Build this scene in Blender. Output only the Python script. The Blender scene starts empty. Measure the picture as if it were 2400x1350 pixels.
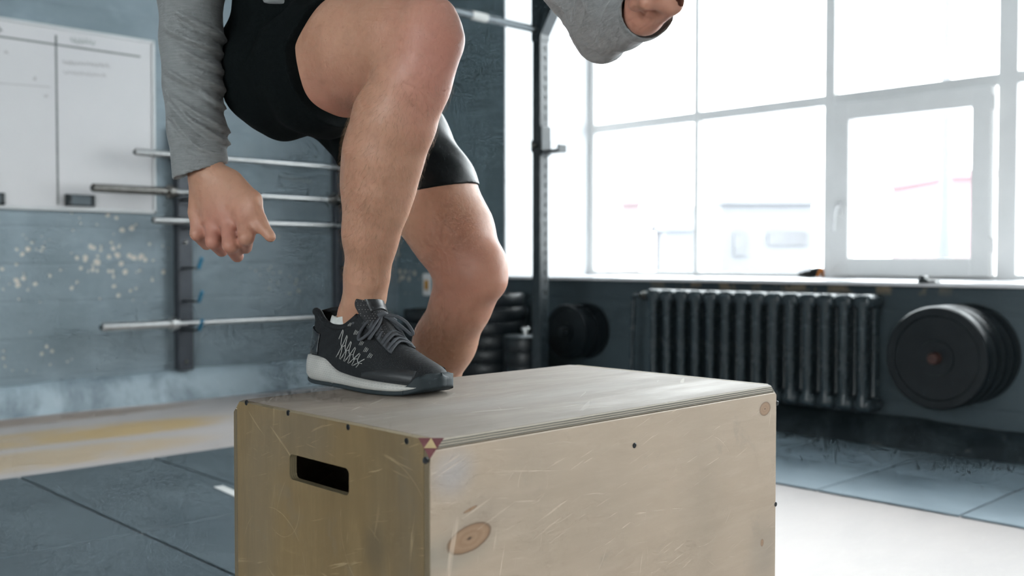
import bpy, bmesh, math, random
import numpy as np
from mathutils import Vector, Matrix
random.seed(7); np.random.seed(7)
S = bpy.context.scene
COL = S.collection
R = math.radians

# ------------------------------------------------------------------ camera
HC, FPX, HOR = 0.815, 2350.0, 610.0
AZ = R(46.0)
PITCH = math.atan((675 - HOR) / FPX)
cam_d = bpy.data.cameras.new('camera')
cam = bpy.data.objects.new('camera', cam_d); COL.objects.link(cam)
cam.location = (0, 0, HC)
cam.rotation_euler = (R(90) - PITCH, 0, AZ - R(90))
cam_d.sensor_width = 36; cam_d.lens = 36 * FPX / 2400
cam_d.clip_start = 0.02; cam_d.clip_end = 400
cam_d.dof.use_dof = True; cam_d.dof.focus_distance = 1.62; cam_d.dof.aperture_fstop = 3.6
S.camera = cam
FW = np.array([math.cos(AZ), math.sin(AZ)]); RT = np.array([math.sin(AZ), -math.cos(AZ)])

# ------------------------------------------------------------------ world, light, exposure
SKY = 7.0
w = bpy.data.worlds.new('overcast_sky'); S.world = w; w.use_nodes = True
bg = w.node_tree.nodes['Background']
bg.inputs[0].default_value = (0.93, 0.97, 1.0, 1); bg.inputs[1].default_value = SKY
S.view_settings.view_transform = 'Standard'; S.view_settings.look = 'None'
S.view_settings.gamma = 1; S.view_settings.use_curve_mapping = False
S.view_settings.exposure = 0.88
S.cycles.use_denoising = True
S.cycles.max_bounces = 5; S.cycles.diffuse_bounces = 4; S.cycles.glossy_bounces = 2; S.cycles.transmission_bounces = 2; S.cycles.transparent_max_bounces = 8
S.cycles.caustics_reflective = False; S.cycles.caustics_refractive = False
S.cycles.use_adaptive_sampling = True; S.cycles.adaptive_threshold = .08; S.cycles.adaptive_min_samples = 12
S.cycles.sample_clamp_indirect = 6.0
# room extents
XW, YB, XF = 4.30, 5.60, 5.10          # window wall face, back wall face, window frame plane
YO = 4.51                              # far end of the window opening
ZS, ZT, ZTOP = 0.72, 1.69, 3.25        # sill, transom, head of window
YEND = -2.35
XL, YN, ZC = -4.5, -4.2, 3.7
pl = bpy.data.lights.new('window_portal', 'AREA'); pl.shape = 'RECTANGLE'
pl.size = YO - YEND; pl.size_y = ZTOP - ZS; pl.cycles.is_portal = True
po = bpy.data.objects.new('window_portal', pl); COL.objects.link(po)
po.location = (XF + 0.32, (YO + YEND) / 2, (ZS + ZTOP) / 2)
po.rotation_euler = (R(90), 0, R(90))

pl2 = pl.copy(); pl2.size = 4.6; pl2.size_y = 1.85
po2 = bpy.data.objects.new('fill_window_portal', pl2); COL.objects.link(po2)
po2.location = (XL - .22, -1.3, 1.475); po2.rotation_euler = (R(90), 0, R(-90))

# ------------------------------------------------------------------ pixel <-> place helpers
def ray(px, py):
    a, b = (px - 1200) / FPX, (675 - py) / FPX
    c, s = math.cos(PITCH), math.sin(PITCH)
    fh, up = c + b * s, -s + b * c            # horizontal forward, up
    xy = FW * fh + RT * a
    return np.array([xy[0], xy[1], up]), fh
def at(px, py, d):
    v, fh = ray(px, py); v = v * (d / fh); return np.array([v[0], v[1], v[2] + HC])
def hit(px, py, ax, val):
    v, fh = ray(px, py); o = np.array([0, 0, HC]); t = (val - o[ax]) / v[ax]; return o + v * t

# ------------------------------------------------------------------ object helpers
def tag(o, label=None, cat=None, group=None, kind=None):
    if label: o['label'] = label
    if cat: o['category'] = cat
    if group: o['group'] = group
    if kind: o['kind'] = kind
    return o
def empty(name, loc=(0, 0, 0)):
    o = bpy.data.objects.new(name, None); COL.objects.link(o); o.location = loc; o.empty_display_size = .05; return o
def mesh(name, verts, faces, mat=None, parent=None, smooth=False, origin=None):
    v = np.asarray(verts, float)
    if origin is not None: v = v - np.asarray(origin, float)
    me = bpy.data.meshes.new(name)
    me.from_pydata(v.tolist(), [], [list(map(int, f)) for f in faces]); me.update()
    if smooth: me.polygons.foreach_set('use_smooth', [True] * len(me.polygons))
    if mat: me.materials.append(mat)
    o = bpy.data.objects.new(name, me); COL.objects.link(o)
    if parent: o.parent = parent
    elif origin is not None: o.location = origin
    return o
def from_bm(name, bm, mat=None, parent=None, smooth=False, origin=None):
    if origin is not None: bmesh.ops.translate(bm, verts=bm.verts, vec=-Vector(origin))
    bmesh.ops.recalc_face_normals(bm, faces=bm.faces)
    me = bpy.data.meshes.new(name); bm.to_mesh(me); bm.free()
    if smooth: me.polygons.foreach_set('use_smooth', [True] * len(me.polygons))
    if mat: me.materials.append(mat)
    o = bpy.data.objects.new(name, me); COL.objects.link(o)
    if parent: o.parent = parent
    elif origin is not None: o.location = origin
    return o
def bm_box(bm, lo, hi, bev=0, seg=2):
    r = bmesh.ops.create_cube(bm, size=1); vs = r['verts']
    for v in vs:
        for i in range(3): v.co[i] = (lo[i] + hi[i]) / 2 + v.co[i] * (hi[i] - lo[i])
    if bev:
        es = list({e for v in vs for e in v.link_edges})
        bmesh.ops.bevel(bm, geom=es, offset=bev, segments=seg, profile=.5, affect='EDGES')
def box(name, lo, hi, mat, parent=None, bev=0, seg=2, origin=None, smooth=False):
    bm = bmesh.new(); bm_box(bm, lo, hi, bev, seg); return from_bm(name, bm, mat, parent, smooth, origin)
def tube_geo(pts, rad, n=10, closed=False, flat=None):
    """verts/faces of a tube along pts; rad scalar or list; flat=(normal, ratio) squashes it."""
    P = np.asarray(pts, float); m = len(P)
    rr = np.full(m, rad) if np.isscalar(rad) else np.asarray(rad, float)
    T = np.gradient(P, axis=0)
    if closed: T = np.roll(P, -1, 0) - np.roll(P, 1, 0)
    T /= np.linalg.norm(T, axis=1)[:, None] + 1e-12
    up = np.array([0, 0, 1.]) if abs(T[0][2]) < .9 else np.array([1., 0, 0])
    V = []; N = None
    for i in range(m):
        if N is None: N = np.cross(T[i], up)
        else: N = N - T[i] * np.dot(N, T[i])
        N = N / (np.linalg.norm(N) + 1e-12); B = np.cross(T[i], N)
        for k in range(n):
            a = 2 * math.pi * k / n
            o = (N * math.cos(a) + B * math.sin(a)) * rr[i]
            if flat is not None:
                fn = np.asarray(flat[0][i] if np.ndim(flat[0]) == 2 else flat[0], float)
                o = o - fn * np.dot(o, fn) * (1 - flat[1])
            V.append(P[i] + o)
    F = []
    for i in range(m if closed else m - 1):
        j = (i + 1) % m
        for k in range(n):
            k2 = (k + 1) % n; F.append((i * n + k, i * n + k2, j * n + k2, j * n + k))
    if not closed:
        F.append(tuple(range(n - 1, -1, -1))); F.append(tuple((m - 1) * n + k for k in range(n)))
    return V, F
def tube(name, pts, rad, mat, parent=None, n=10, origin=None, closed=False, flat=None):
    V, F = tube_geo(pts, rad, n, closed, flat); return mesh(name, V, F, mat, parent, True, origin)
def lathe_geo(prof, axis_o, axis_d, n=40):
    """prof: list of (radius, along)"""
    d = np.asarray(axis_d, float); d /= np.linalg.norm(d)
    u = np.cross(d, [0, 0, 1.]) if abs(d[2]) < .9 else np.cross(d, [1., 0, 0]); u /= np.linalg.norm(u); v = np.cross(d, u)
    V = []; F = []
    for (r, h) in prof:
        for k in range(n):
            a = 2 * math.pi * k / n; V.append(np.asarray(axis_o) + d * h + (u * math.cos(a) + v * math.sin(a)) * max(r, 1e-5))
    for i in range(len(prof) - 1):
        for k in range(n):
            k2 = (k + 1) % n; F.append((i * n + k, i * n + k2, (i + 1) * n + k2, (i + 1) * n + k))
    return V, F
def lathe(name, prof, ao, ad, mat, parent=None, n=40, origin=None):
    V, F = lathe_geo(prof, ao, ad, n); o = mesh(name, V, F, mat, parent, True, origin)
    md = o.modifiers.new('edge', 'EDGE_SPLIT'); md.split_angle = R(35); return o
def spline(pts, n=40, closed=False):
    P = np.asarray(pts, float); m = len(P); out = []
    segs = m if closed else m - 1
    per = max(2, n // segs)
    for i in range(segs):
        p0 = P[(i - 1) % m] if (closed or i > 0) else P[0] * 2 - P[1]
        p1 = P[i]; p2 = P[(i + 1) % m]
        p3 = P[(i + 2) % m] if (closed or i + 2 < m) else P[-1] * 2 - P[-2]
        for k in range(per):
            t = k / per
            out.append(.5 * ((2 * p1) + (-p0 + p2) * t + (2 * p0 - 5 * p1 + 4 * p2 - p3) * t * t + (-p0 + 3 * p1 - 3 * p2 + p3) * t ** 3))
    if not closed: out.append(P[-1])
    return np.array(out)

# ------------------------------------------------------------------ materials
class NT:
    def __init__(s, name):
        s.m = bpy.data.materials.new(name); s.m.use_nodes = True
        s.t = s.m.node_tree; s.n = s.t.nodes; s.b = s.n['Principled BSDF']; s.tc = None
    def new(s, typ, **kw):
        n = s.n.new(typ)
        for k, v in kw.items(): setattr(n, k, v)
        return n
    def link(s, a, b): s.t.links.new(a, b)
    def put(s, sock, v):
        if hasattr(v, 'is_linked'): s.link(v, sock)
        elif isinstance(v, (tuple, list)) and len(v) == 3 and sock.type == 'RGBA': sock.default_value = (*v, 1)
        else: sock.default_value = v
    def obj(s):
        if not s.tc: s.tc = s.new('ShaderNodeTexCoord')
        return s.tc.outputs['Object']
    def map(s, loc=(0, 0, 0), rot=(0, 0, 0), scale=(1, 1, 1), vec=None):
        m = s.new('ShaderNodeMapping'); s.link(vec if vec is not None else s.obj(), m.inputs[0])
        m.inputs[1].default_value = loc; m.inputs[2].default_value = rot; m.inputs[3].default_value = scale; return m.outputs[0]
    def noise(s, scale, detail=4, rough=.55, vec=None, dist=0):
        n = s.new('ShaderNodeTexNoise'); s.link(vec if vec is not None else s.obj(), n.inputs['Vector'])
        n.inputs['Scale'].default_value = scale; n.inputs['Detail'].default_value = detail
        n.inputs['Roughness'].default_value = rough; n.inputs['Distortion'].default_value = dist; return n.outputs['Fac']
    def voro(s, scale, vec=None, feature='F1', out='Distance', rnd=1.0):
        n = s.new('ShaderNodeTexVoronoi'); n.feature = feature; s.link(vec if vec is not None else s.obj(), n.inputs['Vector'])
        n.inputs['Scale'].default_value = scale; n.inputs['Randomness'].default_value = rnd; return n.outputs[out]
    def rng(s, v, a, b, c=0., d=1., smooth=False):
        n = s.new('ShaderNodeMapRange'); n.clamp = True
        if smooth: n.interpolation_type = 'SMOOTHSTEP'
        s.put(n.inputs[0], v)
        for i, x in enumerate((a, b, c, d)): n.inputs[i + 1].default_value = x
        return n.outputs[0]
    def math(s, op, a, b=0.):
        n = s.new('ShaderNodeMath'); n.operation = op; s.put(n.inputs[0], a); s.put(n.inputs[1], b); return n.outputs[0]
    def mix(s, f, a, b, typ='MIX'):
        n = s.new('ShaderNodeMix'); n.data_type = 'RGBA'; n.blend_type = typ
        s.put(n.inputs[0], f); s.put(n.inputs[6], a); s.put(n.inputs[7], b); return n.outputs[2]
    def ell(s, c, r, soft=.3):
        """1 inside the ellipsoid at c with radii r, fading over `soft`"""
        n = s.new('ShaderNodeVectorMath'); n.operation = 'SUBTRACT'; s.link(s.obj(), n.inputs[0]); n.inputs[1].default_value = tuple(c)
        q = s.new('ShaderNodeVectorMath'); q.operation = 'MULTIPLY'; s.link(n.outputs[0], q.inputs[0]); q.inputs[1].default_value = tuple(1 / x for x in r)
        l = s.new('ShaderNodeVectorMath'); l.operation = 'LENGTH'; s.link(q.outputs[0], l.inputs[0])
        return s.rng(l.outputs['Value'], 1 + soft, 1 - soft, 0, 1, True), l.outputs['Value']
    def sep(s, vec=None):
        n = s.new('ShaderNodeSeparateXYZ'); s.link(vec if vec is not None else s.obj(), n.inputs[0]); return n.outputs
    def bump(s, h, strength=.3, dist=.01):
        b = s.new('ShaderNodeBump'); b.inputs['Strength'].default_value = strength; b.inputs['Distance'].default_value = dist
        s.link(h, b.inputs['Height']); s.link(b.outputs[0], s.b.inputs['Normal'])
    def set(s, **kw):
        for k, v in kw.items(): s.put(s.b.inputs[k.replace('_', ' ')], v)
        return s
def simple(name, c1, c2=None, scale=8, rough=.5, metal=0, bump=0, bdist=.002, spec=.5, stretch=(1, 1, 1)):
    t = NT(name)
    if c2 is None: c2 = tuple(x * .85 for x in c1)
    f = t.noise(scale, 5, .6, t.map(scale=stretch)); f2 = t.rng(f, .3, .7)
    t.set(Base_Color=t.mix(f2, c1, c2), Roughness=t.rng(f, .2, .8, rough * .9, min(1, rough * 1.1)), Metallic=metal)
    t.b.inputs['Specular IOR Level'].default_value = spec
    if bump: t.bump(t.noise(scale * 6, 4), bump, bdist)
    return t.m
M = {}
M['black_metal'] = simple('black_powder_coat', (.022, .03, .034), (.03, .038, .042), 20, .45)
M['chrome'] = simple('worn_chrome', (.74, .74, .73), (.6, .6, .59), 30, .3, 1)
M['steel_dark'] = simple('dull_steel', (.3, .29, .27), (.2, .19, .18), 30, .4, 1)
M['blue'] = simple('blue_hook_tip', (.02, .22, .38), (.02, .17, .3), 20, .5)
M['rubber'] = simple('bumper_rubber', (.007, .011, .014), (.012, .017, .020), 12, .4, bump=.15, spec=.45)
M['white_paint'] = simple('white_window_paint', (.86, .86, .85), (.8, .8, .79), 4, .4)
M['white_plaster'] = simple('white_plaster', (.86, .87, .88), (.8, .81, .82), 3, .7)
M['ceiling'] = simple('ceiling_paint', (.62, .63, .63), (.55, .56, .56), 2, .8)
M['far_wall'] = simple('far_wall_paint', (.34, .36, .36), (.26, .28, .28), 2, .8)
M['iron'] = simple('painted_cast_iron', (.04, .058, .067), (.055, .073, .083), 9, .27, bump=.1)
M['screw'] = simple('screw_black', (.03, .035, .04), None, 40, .35, .6)

def wall_mat(name, base, dark, chips, axis, plaster=False):
    """painted masonry: courses under paint, scuffs, chips (clusters given in world coords)"""
    t = NT(name)
    n1 = t.noise(1.1, 6, .62, t.map(scale=(1, 1, 1.8))); n2 = t.noise(7, 5, .6, t.map(scale=(.6, .6, 1.6)))
    c = t.mix(t.rng(n1, .32, .68), base, dark)
    c = t.mix(t.rng(n2, .55, .8, 0, .35), c, tuple(min(1, x * 1.45) for x in base))
    streak = t.noise(3, 4, .5, t.map(scale=(1.2, 1.2, .25)))
    c = t.mix(t.rng(streak, .55, .75, 0, .3), c, tuple(x * 1.3 for x in base))
    z = t.sep()[2]
    course = t.math('PINGPONG', t.math('ADD', z, t.math('MULTIPLY', n2, .012)), .1)
    joint = t.rng(course, .0, .012, 1, 0)
    c = t.mix(t.math('MULTIPLY', joint, .13), c, tuple(x * .55 for x in base))
    tot = None
    for (p, r, dens) in chips:
        m, _ = t.ell(p, r, .75)
        tot = t.math('MULTIPLY', m, dens) if tot is None else t.math('MAXIMUM', tot, t.math('MULTIPLY', m, dens))
    wob = t.new('ShaderNodeVectorMath'); wob.operation = 'ADD'
    nn = t.new('ShaderNodeTexNoise'); t.link(t.obj(), nn.inputs[0]); nn.inputs['Scale'].default_value = 30
    sc = t.new('ShaderNodeVectorMath'); sc.operation = 'SCALE'; t.link(nn.outputs['Color'], sc.inputs[0]); sc.inputs['Scale'].default_value = .018
    t.link(t.obj(), wob.inputs[0]); t.link(sc.outputs[0], wob.inputs[1])
    v = t.voro(23, wob.outputs[0]); sz = t.noise(9, 2)
    # a chip is where the cell distance falls under a threshold that grows inside the clusters
    th = t.math('MULTIPLY', t.math('ADD', t.math('MULTIPLY', tot, .50), .0) if tot else 0.0, t.rng(sz, .35, .65, .25, 1.05))
    chip = t.rng(t.math('SUBTRACT', th, v), 0, .06)
    v2 = t.voro(5.2, wob.outputs[0]); lone = t.rng(v2, .045, .03)
    chip = t.math('MAXIMUM', chip, t.math('MULTIPLY', lone, .45))
    c = t.mix(t.math('MULTIPLY', chip, .85), c, (.62, .56, .48))
    if plaster:
        band = t.math('MULTIPLY', t.rng(z, .655, .69, 0, 1), t.rng(t.noise(7, 5, .7, t.map(scale=(1, 1, .6))), .5, .56))
        ywin = t.math('MULTIPLY', t.rng(t.sep()[1], 1.7, 2.0), t.rng(t.sep()[1], 3.5, 3.1))
        c = t.mix(t.math('MULTIPLY', t.math('MULTIPLY', band, ywin), .9), c, (.42, .33, .22))
    t.set(Base_Color=c, Roughness=t.rng(n2, .3, .7, .42, .62))
    h = t.math('SUBTRACT', t.math('ADD', t.math('MULTIPLY', n2, .6), t.math('MULTIPLY', t.noise(45, 4), .25)), t.math('ADD', t.math('MULTIPLY', chip, .5), t.math('MULTIPLY', joint, .3)))
    t.bump(h, .45, .012); return t.m
ch = [(hit(200, 620, 1, YB), (.5, .3, .17), 1.0), (hit(60, 640, 1, YB), (.4, .3, .15), .95), (hit(250, 525, 1, YB), (.3, .3, .07), .85), (hit(270, 670, 1, YB), (.25, .3, .08), .9),
      (hit(660, 660, 1, YB), (.3, .3, .16), .55), (hit(60, 830, 1, YB), (.3, .3, .12), .5)]
M['wall_back'] = wall_mat('wall_paint_slate', (.262, .325, .36), (.175, .228, .258), ch, 1)
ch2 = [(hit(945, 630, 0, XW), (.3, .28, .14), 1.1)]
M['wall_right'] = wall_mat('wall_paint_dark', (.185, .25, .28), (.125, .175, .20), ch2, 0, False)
M['wall_low'] = wall_mat('wall_paint_shaded', (.085, .118, .135), (.06, .084, .097), ch2, 0, True)  # darker copy of the wall paint, shade below the sill put into the colour
def plinth_mat():
    t = NT('plinth_paint'); n = t.noise(2.2, 6, .65, t.map(scale=(1, 1, .6)), .4); n2 = t.noise(14, 5)
    c = t.mix(t.rng(n, .34, .54), (.10, .14, .17), (.40, .49, .54)); c = t.mix(t.rng(n2, .6, .75, 0, .35), c, (.5, .58, .62))
    t.set(Base_Color=c, Roughness=.55); t.bump(n2, .5, .012); return t.m
M['plinth'] = plinth_mat()
def plinth_mat2():
    t = NT('plinth_paint_dark'); n = t.noise(2.6, 6, .65, t.map(scale=(1, 1, .6)), .4); n2 = t.noise(14, 5)
    c = t.mix(t.rng(n, .42, .66), (.022, .033, .039), (.085, .115, .13)); c = t.mix(t.rng(n2, .68, .8, 0, .4), c, (.3, .32, .32))
    t.set(Base_Color=c, Roughness=.5); t.bump(n2, .5, .012); return t.m
M['plinth_dark'] = plinth_mat2()
def floor_mat():
    t = NT('worn_varnished_board_floor')
    n = t.noise(1.5, 6, .6, t.map(scale=(.7, 1.6, 1)), .3); n2 = t.noise(22, 5, .65, t.map(scale=(.5, 1.5, 1))); n3 = t.noise(5, 5)
    c = t.mix(t.rng(n, .35, .65), (.54, .485, .46), (.46, .42, .405))
    c = t.mix(t.rng(n2, .52, .72, 0, .35), c, (.6, .56, .53))
    for (px, py, r, k) in ((150, 1020, (.75, .2, 1), .75), (330, 1005, (.45, .16, 1), .75), (60, 1080, (.75, .2, 1), .6)):
        m, _ = t.ell(hit(px, py, 2, 0), r, .3)
        m = t.math('MULTIPLY', m, t.rng(n3, .3, .5, .35, 1)); c = t.mix(t.math('MULTIPLY', m, k), c, (.55, .38, .17))
    m, _ = t.ell(hit(90, 985, 2, 0), (.8, .12, 1), .35); c = t.mix(t.math('MULTIPLY', m, .6), c, (.3, .19, .11))
    t.set(Base_Color=c, Roughness=t.rng(n2, .3, .75, .46, .6)); t.bump(n2, .12, .004); return t.m
M['floor'] = floor_mat()
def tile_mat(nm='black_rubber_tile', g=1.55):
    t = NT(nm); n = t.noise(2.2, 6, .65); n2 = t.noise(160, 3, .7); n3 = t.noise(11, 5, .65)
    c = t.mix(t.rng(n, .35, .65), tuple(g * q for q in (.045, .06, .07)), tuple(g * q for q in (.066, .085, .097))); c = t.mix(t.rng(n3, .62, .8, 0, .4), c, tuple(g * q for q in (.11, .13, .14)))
    sp = t.rng(t.voro(9), .035, .02); c = t.mix(t.math('MULTIPLY', sp, .5), c, (.4, .42, .43))
    t.set(Base_Color=c, Roughness=t.rng(n, .3, .7, .42, .56)); t.bump(n2, .25, .003); return t.m
M['tile'] = tile_mat(); M['tile_lit'] = tile_mat('window_lit_rubber_tile', 4.5)  # second one is a paler copy, window light put into the tile colour

# ------------------------------------------------------------------ the setting
fl = box('floor', (XL, YN, -.12), (XW + .1, YB + .1, 0), M['floor']); tag(fl, 'worn varnished board floor of the gym', kind='structure')
TH = .006
tile_meshes = {}
def tile(x0, x1, y0, y1, mt='tile'):
    g = .0035; k = (round(x1 - x0, 3), round(y1 - y0, 3), mt)
    if k not in tile_meshes:
        bm = bmesh.new(); bm_box(bm, (-k[0] / 2 + g, -k[1] / 2 + g, 0), (k[0] / 2 - g, k[1] / 2 - g, TH), .002, 1)
        o = from_bm('rubber_tile', bm, M[mt], fl); tile_meshes[k] = o.data
    else:
        o = bpy.data.objects.new('rubber_tile', tile_meshes[k]); COL.objects.link(o); o.parent = fl
    o.location = ((x0 + x1) / 2, (y0 + y1) / 2, 0.0003 + random.uniform(0, .0012)); o.rotation_euler = (0, 0, random.uniform(-.002, .002))
xs = [1.262 + .515 * k for k in range(-4, 3)]
for a, b in zip(xs[:-1], xs[1:]):
    for (y0, y1) in ((1.84, 2.90), (2.90, 3.96)): tile(a, b, y0, y1)
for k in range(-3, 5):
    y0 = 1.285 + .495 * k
    tile(3.21, 3.70, y0, y0 + .495, 'tile_lit'); tile(3.70, 4.19, y0, y0 + .495, 'tile_lit')
# floor tape on a tile seam
p0, p1 = hit(512, 1141, 2, TH), hit(600, 1181, 2, TH)
dv = (p1 - p0) / np.linalg.norm(p1 - p0); nv = np.array([-dv[1], dv[0], 0]) * .018
q = [p0 + nv, p0 - nv, p1 - nv, p1 + nv]
tp = mesh('floor_tape', [x + [0, 0, .0018] for x in q] + [x + [0, 0, .0028] for x in q], [(4, 5, 6, 7), (0, 1, 5, 4), (1, 2, 6, 5), (2, 3, 7, 6), (3, 0, 4, 7), (3, 2, 1, 0)], simple('white_tape', (.75, .75, .73)), origin=p0)
tag(tp, 'short strip of white tape along a black tile seam', 'tape')
wb = box('wall_back', (XL, YB, 0), (XW + 1.2, YB + .25, ZC), M['wall_back']); tag(wb, 'slate blue painted masonry wall with chips', kind='structure')
# window wall: pier, part under the sill, lintel, near pier
bm = bmesh.new()
bm_box(bm, (XW, YO, 0), (XW + 1.1, YB, ZC)); bm_box(bm, (XW, YEND, 0), (XW + 1.1, YO, ZS - .02))
bm_box(bm, (XW, YEND, ZTOP), (XW + 1.1, YO, ZC)); bm_box(bm, (XW, YN, 0), (XW + 1.1, YEND, ZC))
bm.faces.ensure_lookup_table()
for f in bm.faces:
    if max(v.co.z for v in f.verts) < ZS + .01 and max(v.co.y for v in f.verts) <= YO + .001: f.material_index = 1
wr = from_bm('wall_right', bm, M['wall_right']); wr.data.materials.append(M['wall_low']); tag(wr, 'dark painted wall below and beside the big window', kind='structure')
L0, L1, LZ0, LZ1 = -3.6, 1.0, .55, 2.4     # opening of the added fill window in the wall opposite
bm = bmesh.new()
bm_box(bm, (XL - .2, YN, 0), (XL, L0, ZC)); bm_box(bm, (XL - .2, L1, 0), (XL, YB, ZC)); bm_box(bm, (XL - .2, L0, 0), (XL, L1, LZ0)); bm_box(bm, (XL - .2, L0, LZ1), (XL, L1, ZC))
tag(from_bm('wall_left', bm, M['far_wall']), kind='structure')
tag(box('wall_front', (XL, YN - .2, 0), (XW + 1.1, YN, ZC), M['far_wall']), kind='structure')
tag(box('ceiling', (XL - .2, YN - .2, ZC), (XW + 1.1, YB + .2, ZC + .2), M['ceiling']), kind='structure')
def plinth(name, a, b, inward, top, depth, mat, seed):
    """rough sloping concrete plinth at the foot of a wall, with wavy edges"""
    rs = np.random.RandomState(seed); n = 90; V = []; F = []
    prof = [(0, top), (.25, top * .97), (.55, top * .72), (.8, top * .35), (1, 0)]
    ph = rs.rand(6) * 6
    for i in range(n + 1):
        t = i / n; s = t * np.linalg.norm(np.subtract(b, a))
        wv = 1 + .07 * math.sin(3.1 * s + ph[0]) + .05 * math.sin(7.7 * s + ph[1]) + .03 * math.sin(17 * s + ph[2]) + .02 * rs.randn()
        wt = 1 + .05 * math.sin(2.3 * s + ph[3]) + .03 * math.sin(9 * s + ph[4]) + .012 * rs.randn()
        p = np.array(a) * (1 - t) + np.array(b) * t
        for (u, z) in prof: V.append((p[0] + inward[0] * u * depth * wv, p[1] + inward[1] * u * depth * wv, z * wt))
    m = len(prof)
    for i in range(n):
        for k in range(m - 1): F.append((i * m + k, i * m + k + 1, (i + 1) * m + k + 1, (i + 1) * m + k))
    return tag(mesh(name, V, F, mat, None, True), kind='structure')
plinth('baseboard_back', (XL, YB, 0), (XW, YB, 0), (0, -1), .165, .11, M['plinth'], 3)
plinth('baseboard_right', (XW, YN, 0), (XW, YB, 0), (-1, 0), .12, .13, M['plinth_dark'], 5)

# ------------------------------------------------------------------ window
win = empty('window_1', (XF, YO, ZS)); tag(win, 'large white-framed multi-pane window with deep white reveal', kind='structure')
WO = (XF, YO, ZS)
def wbox(name, lo, hi, mat, bev=.004, parent=win): return box(name, lo, hi, mat, parent, bev, 2, WO)
sill_m = simple('white_sill', (.8, .8, .82), (.72, .72, .74), 5, .35)
wbox('window_sill', (4.215, YEND, ZS - .018), (XF + .1, YO + .02, ZS), sill_m)
wbox('side_reveal', (XW - .012, YO - .012, ZS - .02), (XF + .3, YO, ZTOP), M['white_plaster'], .003)
wbox('head_reveal', (XW - .012, YEND, ZTOP - .012), (XF + .3, YO - .012, ZTOP), M['white_plaster'], .003)
ys = [YO - .02, 3.636, 2.755, 1.826, .94, .05, -.75, -1.55, YEND]
fw = [.05, .034, .06, .09, .05, .05, .05, .05, .05]
for k, (y, ww) in enumerate(zip(ys, fw)):
    wbox('mullion', (XF - .03, y - ww / 2, ZS), (XF + .03, y + ww / 2, ZTOP), M['white_paint'])
    if k in (0, 1, 2, 3): wbox('outer_mullion', (XF + .15, y - .012, ZS), (XF + .17, y + .012, ZT - .35), M['white_paint'], .002)
def glass_mat():
    t = NT('window_glass'); n = t.n; g = n.new('ShaderNodeBsdfGlossy'); g.inputs['Roughness'].default_value = .02
    tr = n.new('ShaderNodeBsdfTransparent'); tr.inputs[0].default_value = (.97, .985, .98, 1); fr = n.new('ShaderNodeFresnel'); fr.inputs[0].default_value = 1.2
    mx = n.new('ShaderNodeMixShader'); t.link(fr.outputs[0], mx.inputs[0]); t.link(tr.outputs[0], mx.inputs[1]); t.link(g.outputs[0], mx.inputs[2])
    t.link(mx.outputs[0], n['Material Output'].inputs[0]); return t.m
M['glass'] = glass_mat()
for i in range(len(ys) - 1):
    y1, y0 = ys[i] - fw[i] / 2, ys[i + 1] + fw[i + 1] / 2
    wbox('transom', (XF - .03, y0, ZT - .028), (XF + .03, y1, ZT + .028), M['white_paint'])
    wbox('pane', (XF - .003, y0, ZT + .028), (XF + .003, y1, ZTOP - .012), M['glass'], 0)
    if i == 2:    # the opening casement
        o = .012; a0, a1, b0, b1 = y0 + o, y1 - o, ZS + .012, ZT - .03; bw = .095
        bm = bmesh.new(); xa, xb = XF - .075, XF + .01
        bm_box(bm, (xa, a0, b0), (xb, a0 + bw, b1), .008); bm_box(bm, (xa, a1 - bw, b0), (xb, a1, b1), .008)
        bm_box(bm, (xa, a0 + bw - .006, b0), (xb, a1 - bw + .006, b0 + bw), .008); bm_box(bm, (xa, a0 + bw - .006, b1 - bw), (xb, a1 - bw + .006, b1), .008)
        sash = from_bm('sash', bm, M['white_paint'], win, False, WO)
        wbox('pane', (XF - .03, a0 + bw - .01, b0 + bw - .01), (XF - .024, a1 - bw + .01, b1 - bw + .01), M['glass'], 0, sash)
        hz = hit(1985, 490, 0, XF - .075)[2]; hy = a1 - bw / 2
        bm = bmesh.new(); bm_box(bm, (xa - .012, hy - .014, hz - .03), (xa, hy + .014, hz + .04), .004)
        bm_box(bm, (xa - .05, hy - .01, hz), (xa - .01, hy + .01, hz + .02), .004)
        V, F = tube_geo(spline([(xa - .045, hy, hz + .012), (xa - .05, hy + .006, hz - .03), (xa - .05, hy + .012, hz - .12)], 12), [.012] * 13, 8)
        base = len(bm.verts); vs = [bm.verts.new(v) for v in V]; [bm.faces.new([vs[i2] for i2 in f]) for f in F]
        from_bm('handle', bm, simple('handle_white', (.85, .85, .85), None, 5, .3), sash, True, WO)
        for zz in (b0 + .12, b1 - .12): wbox('hinge', (xa - .006, a0 - .012, zz), (xa + .02, a0 + .01, zz + .07), M['white_paint'], .003, sash)
        wbox('frame_rail', (XF - .03, y0, ZS), (XF + .03, y1, ZS + .02), M['white_paint'])
    else:
        wbox('pane', (XF - .003, y0, ZS + .025), (XF + .003, y1, ZT - .028), M['glass'], 0)
        wbox('frame_rail', (XF - .03, y0, ZS), (XF + .03, y1, ZS + .025), M['white_paint'])
wbox('head_rail', (XF - .03, YEND, ZTOP - .06), (XF + .03, YO - .012, ZTOP - .012), M['white_paint'])

win2 = empty('fill_window', (XL, L0, LZ0)); tag(win2, 'white-framed fill window added in the wall opposite the big window', kind='structure')  # added out of view to give soft fill light on the camera side
for k in range(8):
    y = L0 + (L1 - L0) * k / 7; box('mullion', (XL - .12, y - .03, LZ0), (XL - .06, y + .03, LZ1), M['white_paint'], win2, .004, 2, (XL, L0, LZ0))
    if k < 7: box('pane', (XL - .093, y + .03, LZ0), (XL - .087, y + (L1 - L0) / 7 - .03, LZ1), M['glass'], win2, 0, 2, (XL, L0, LZ0))

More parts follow.
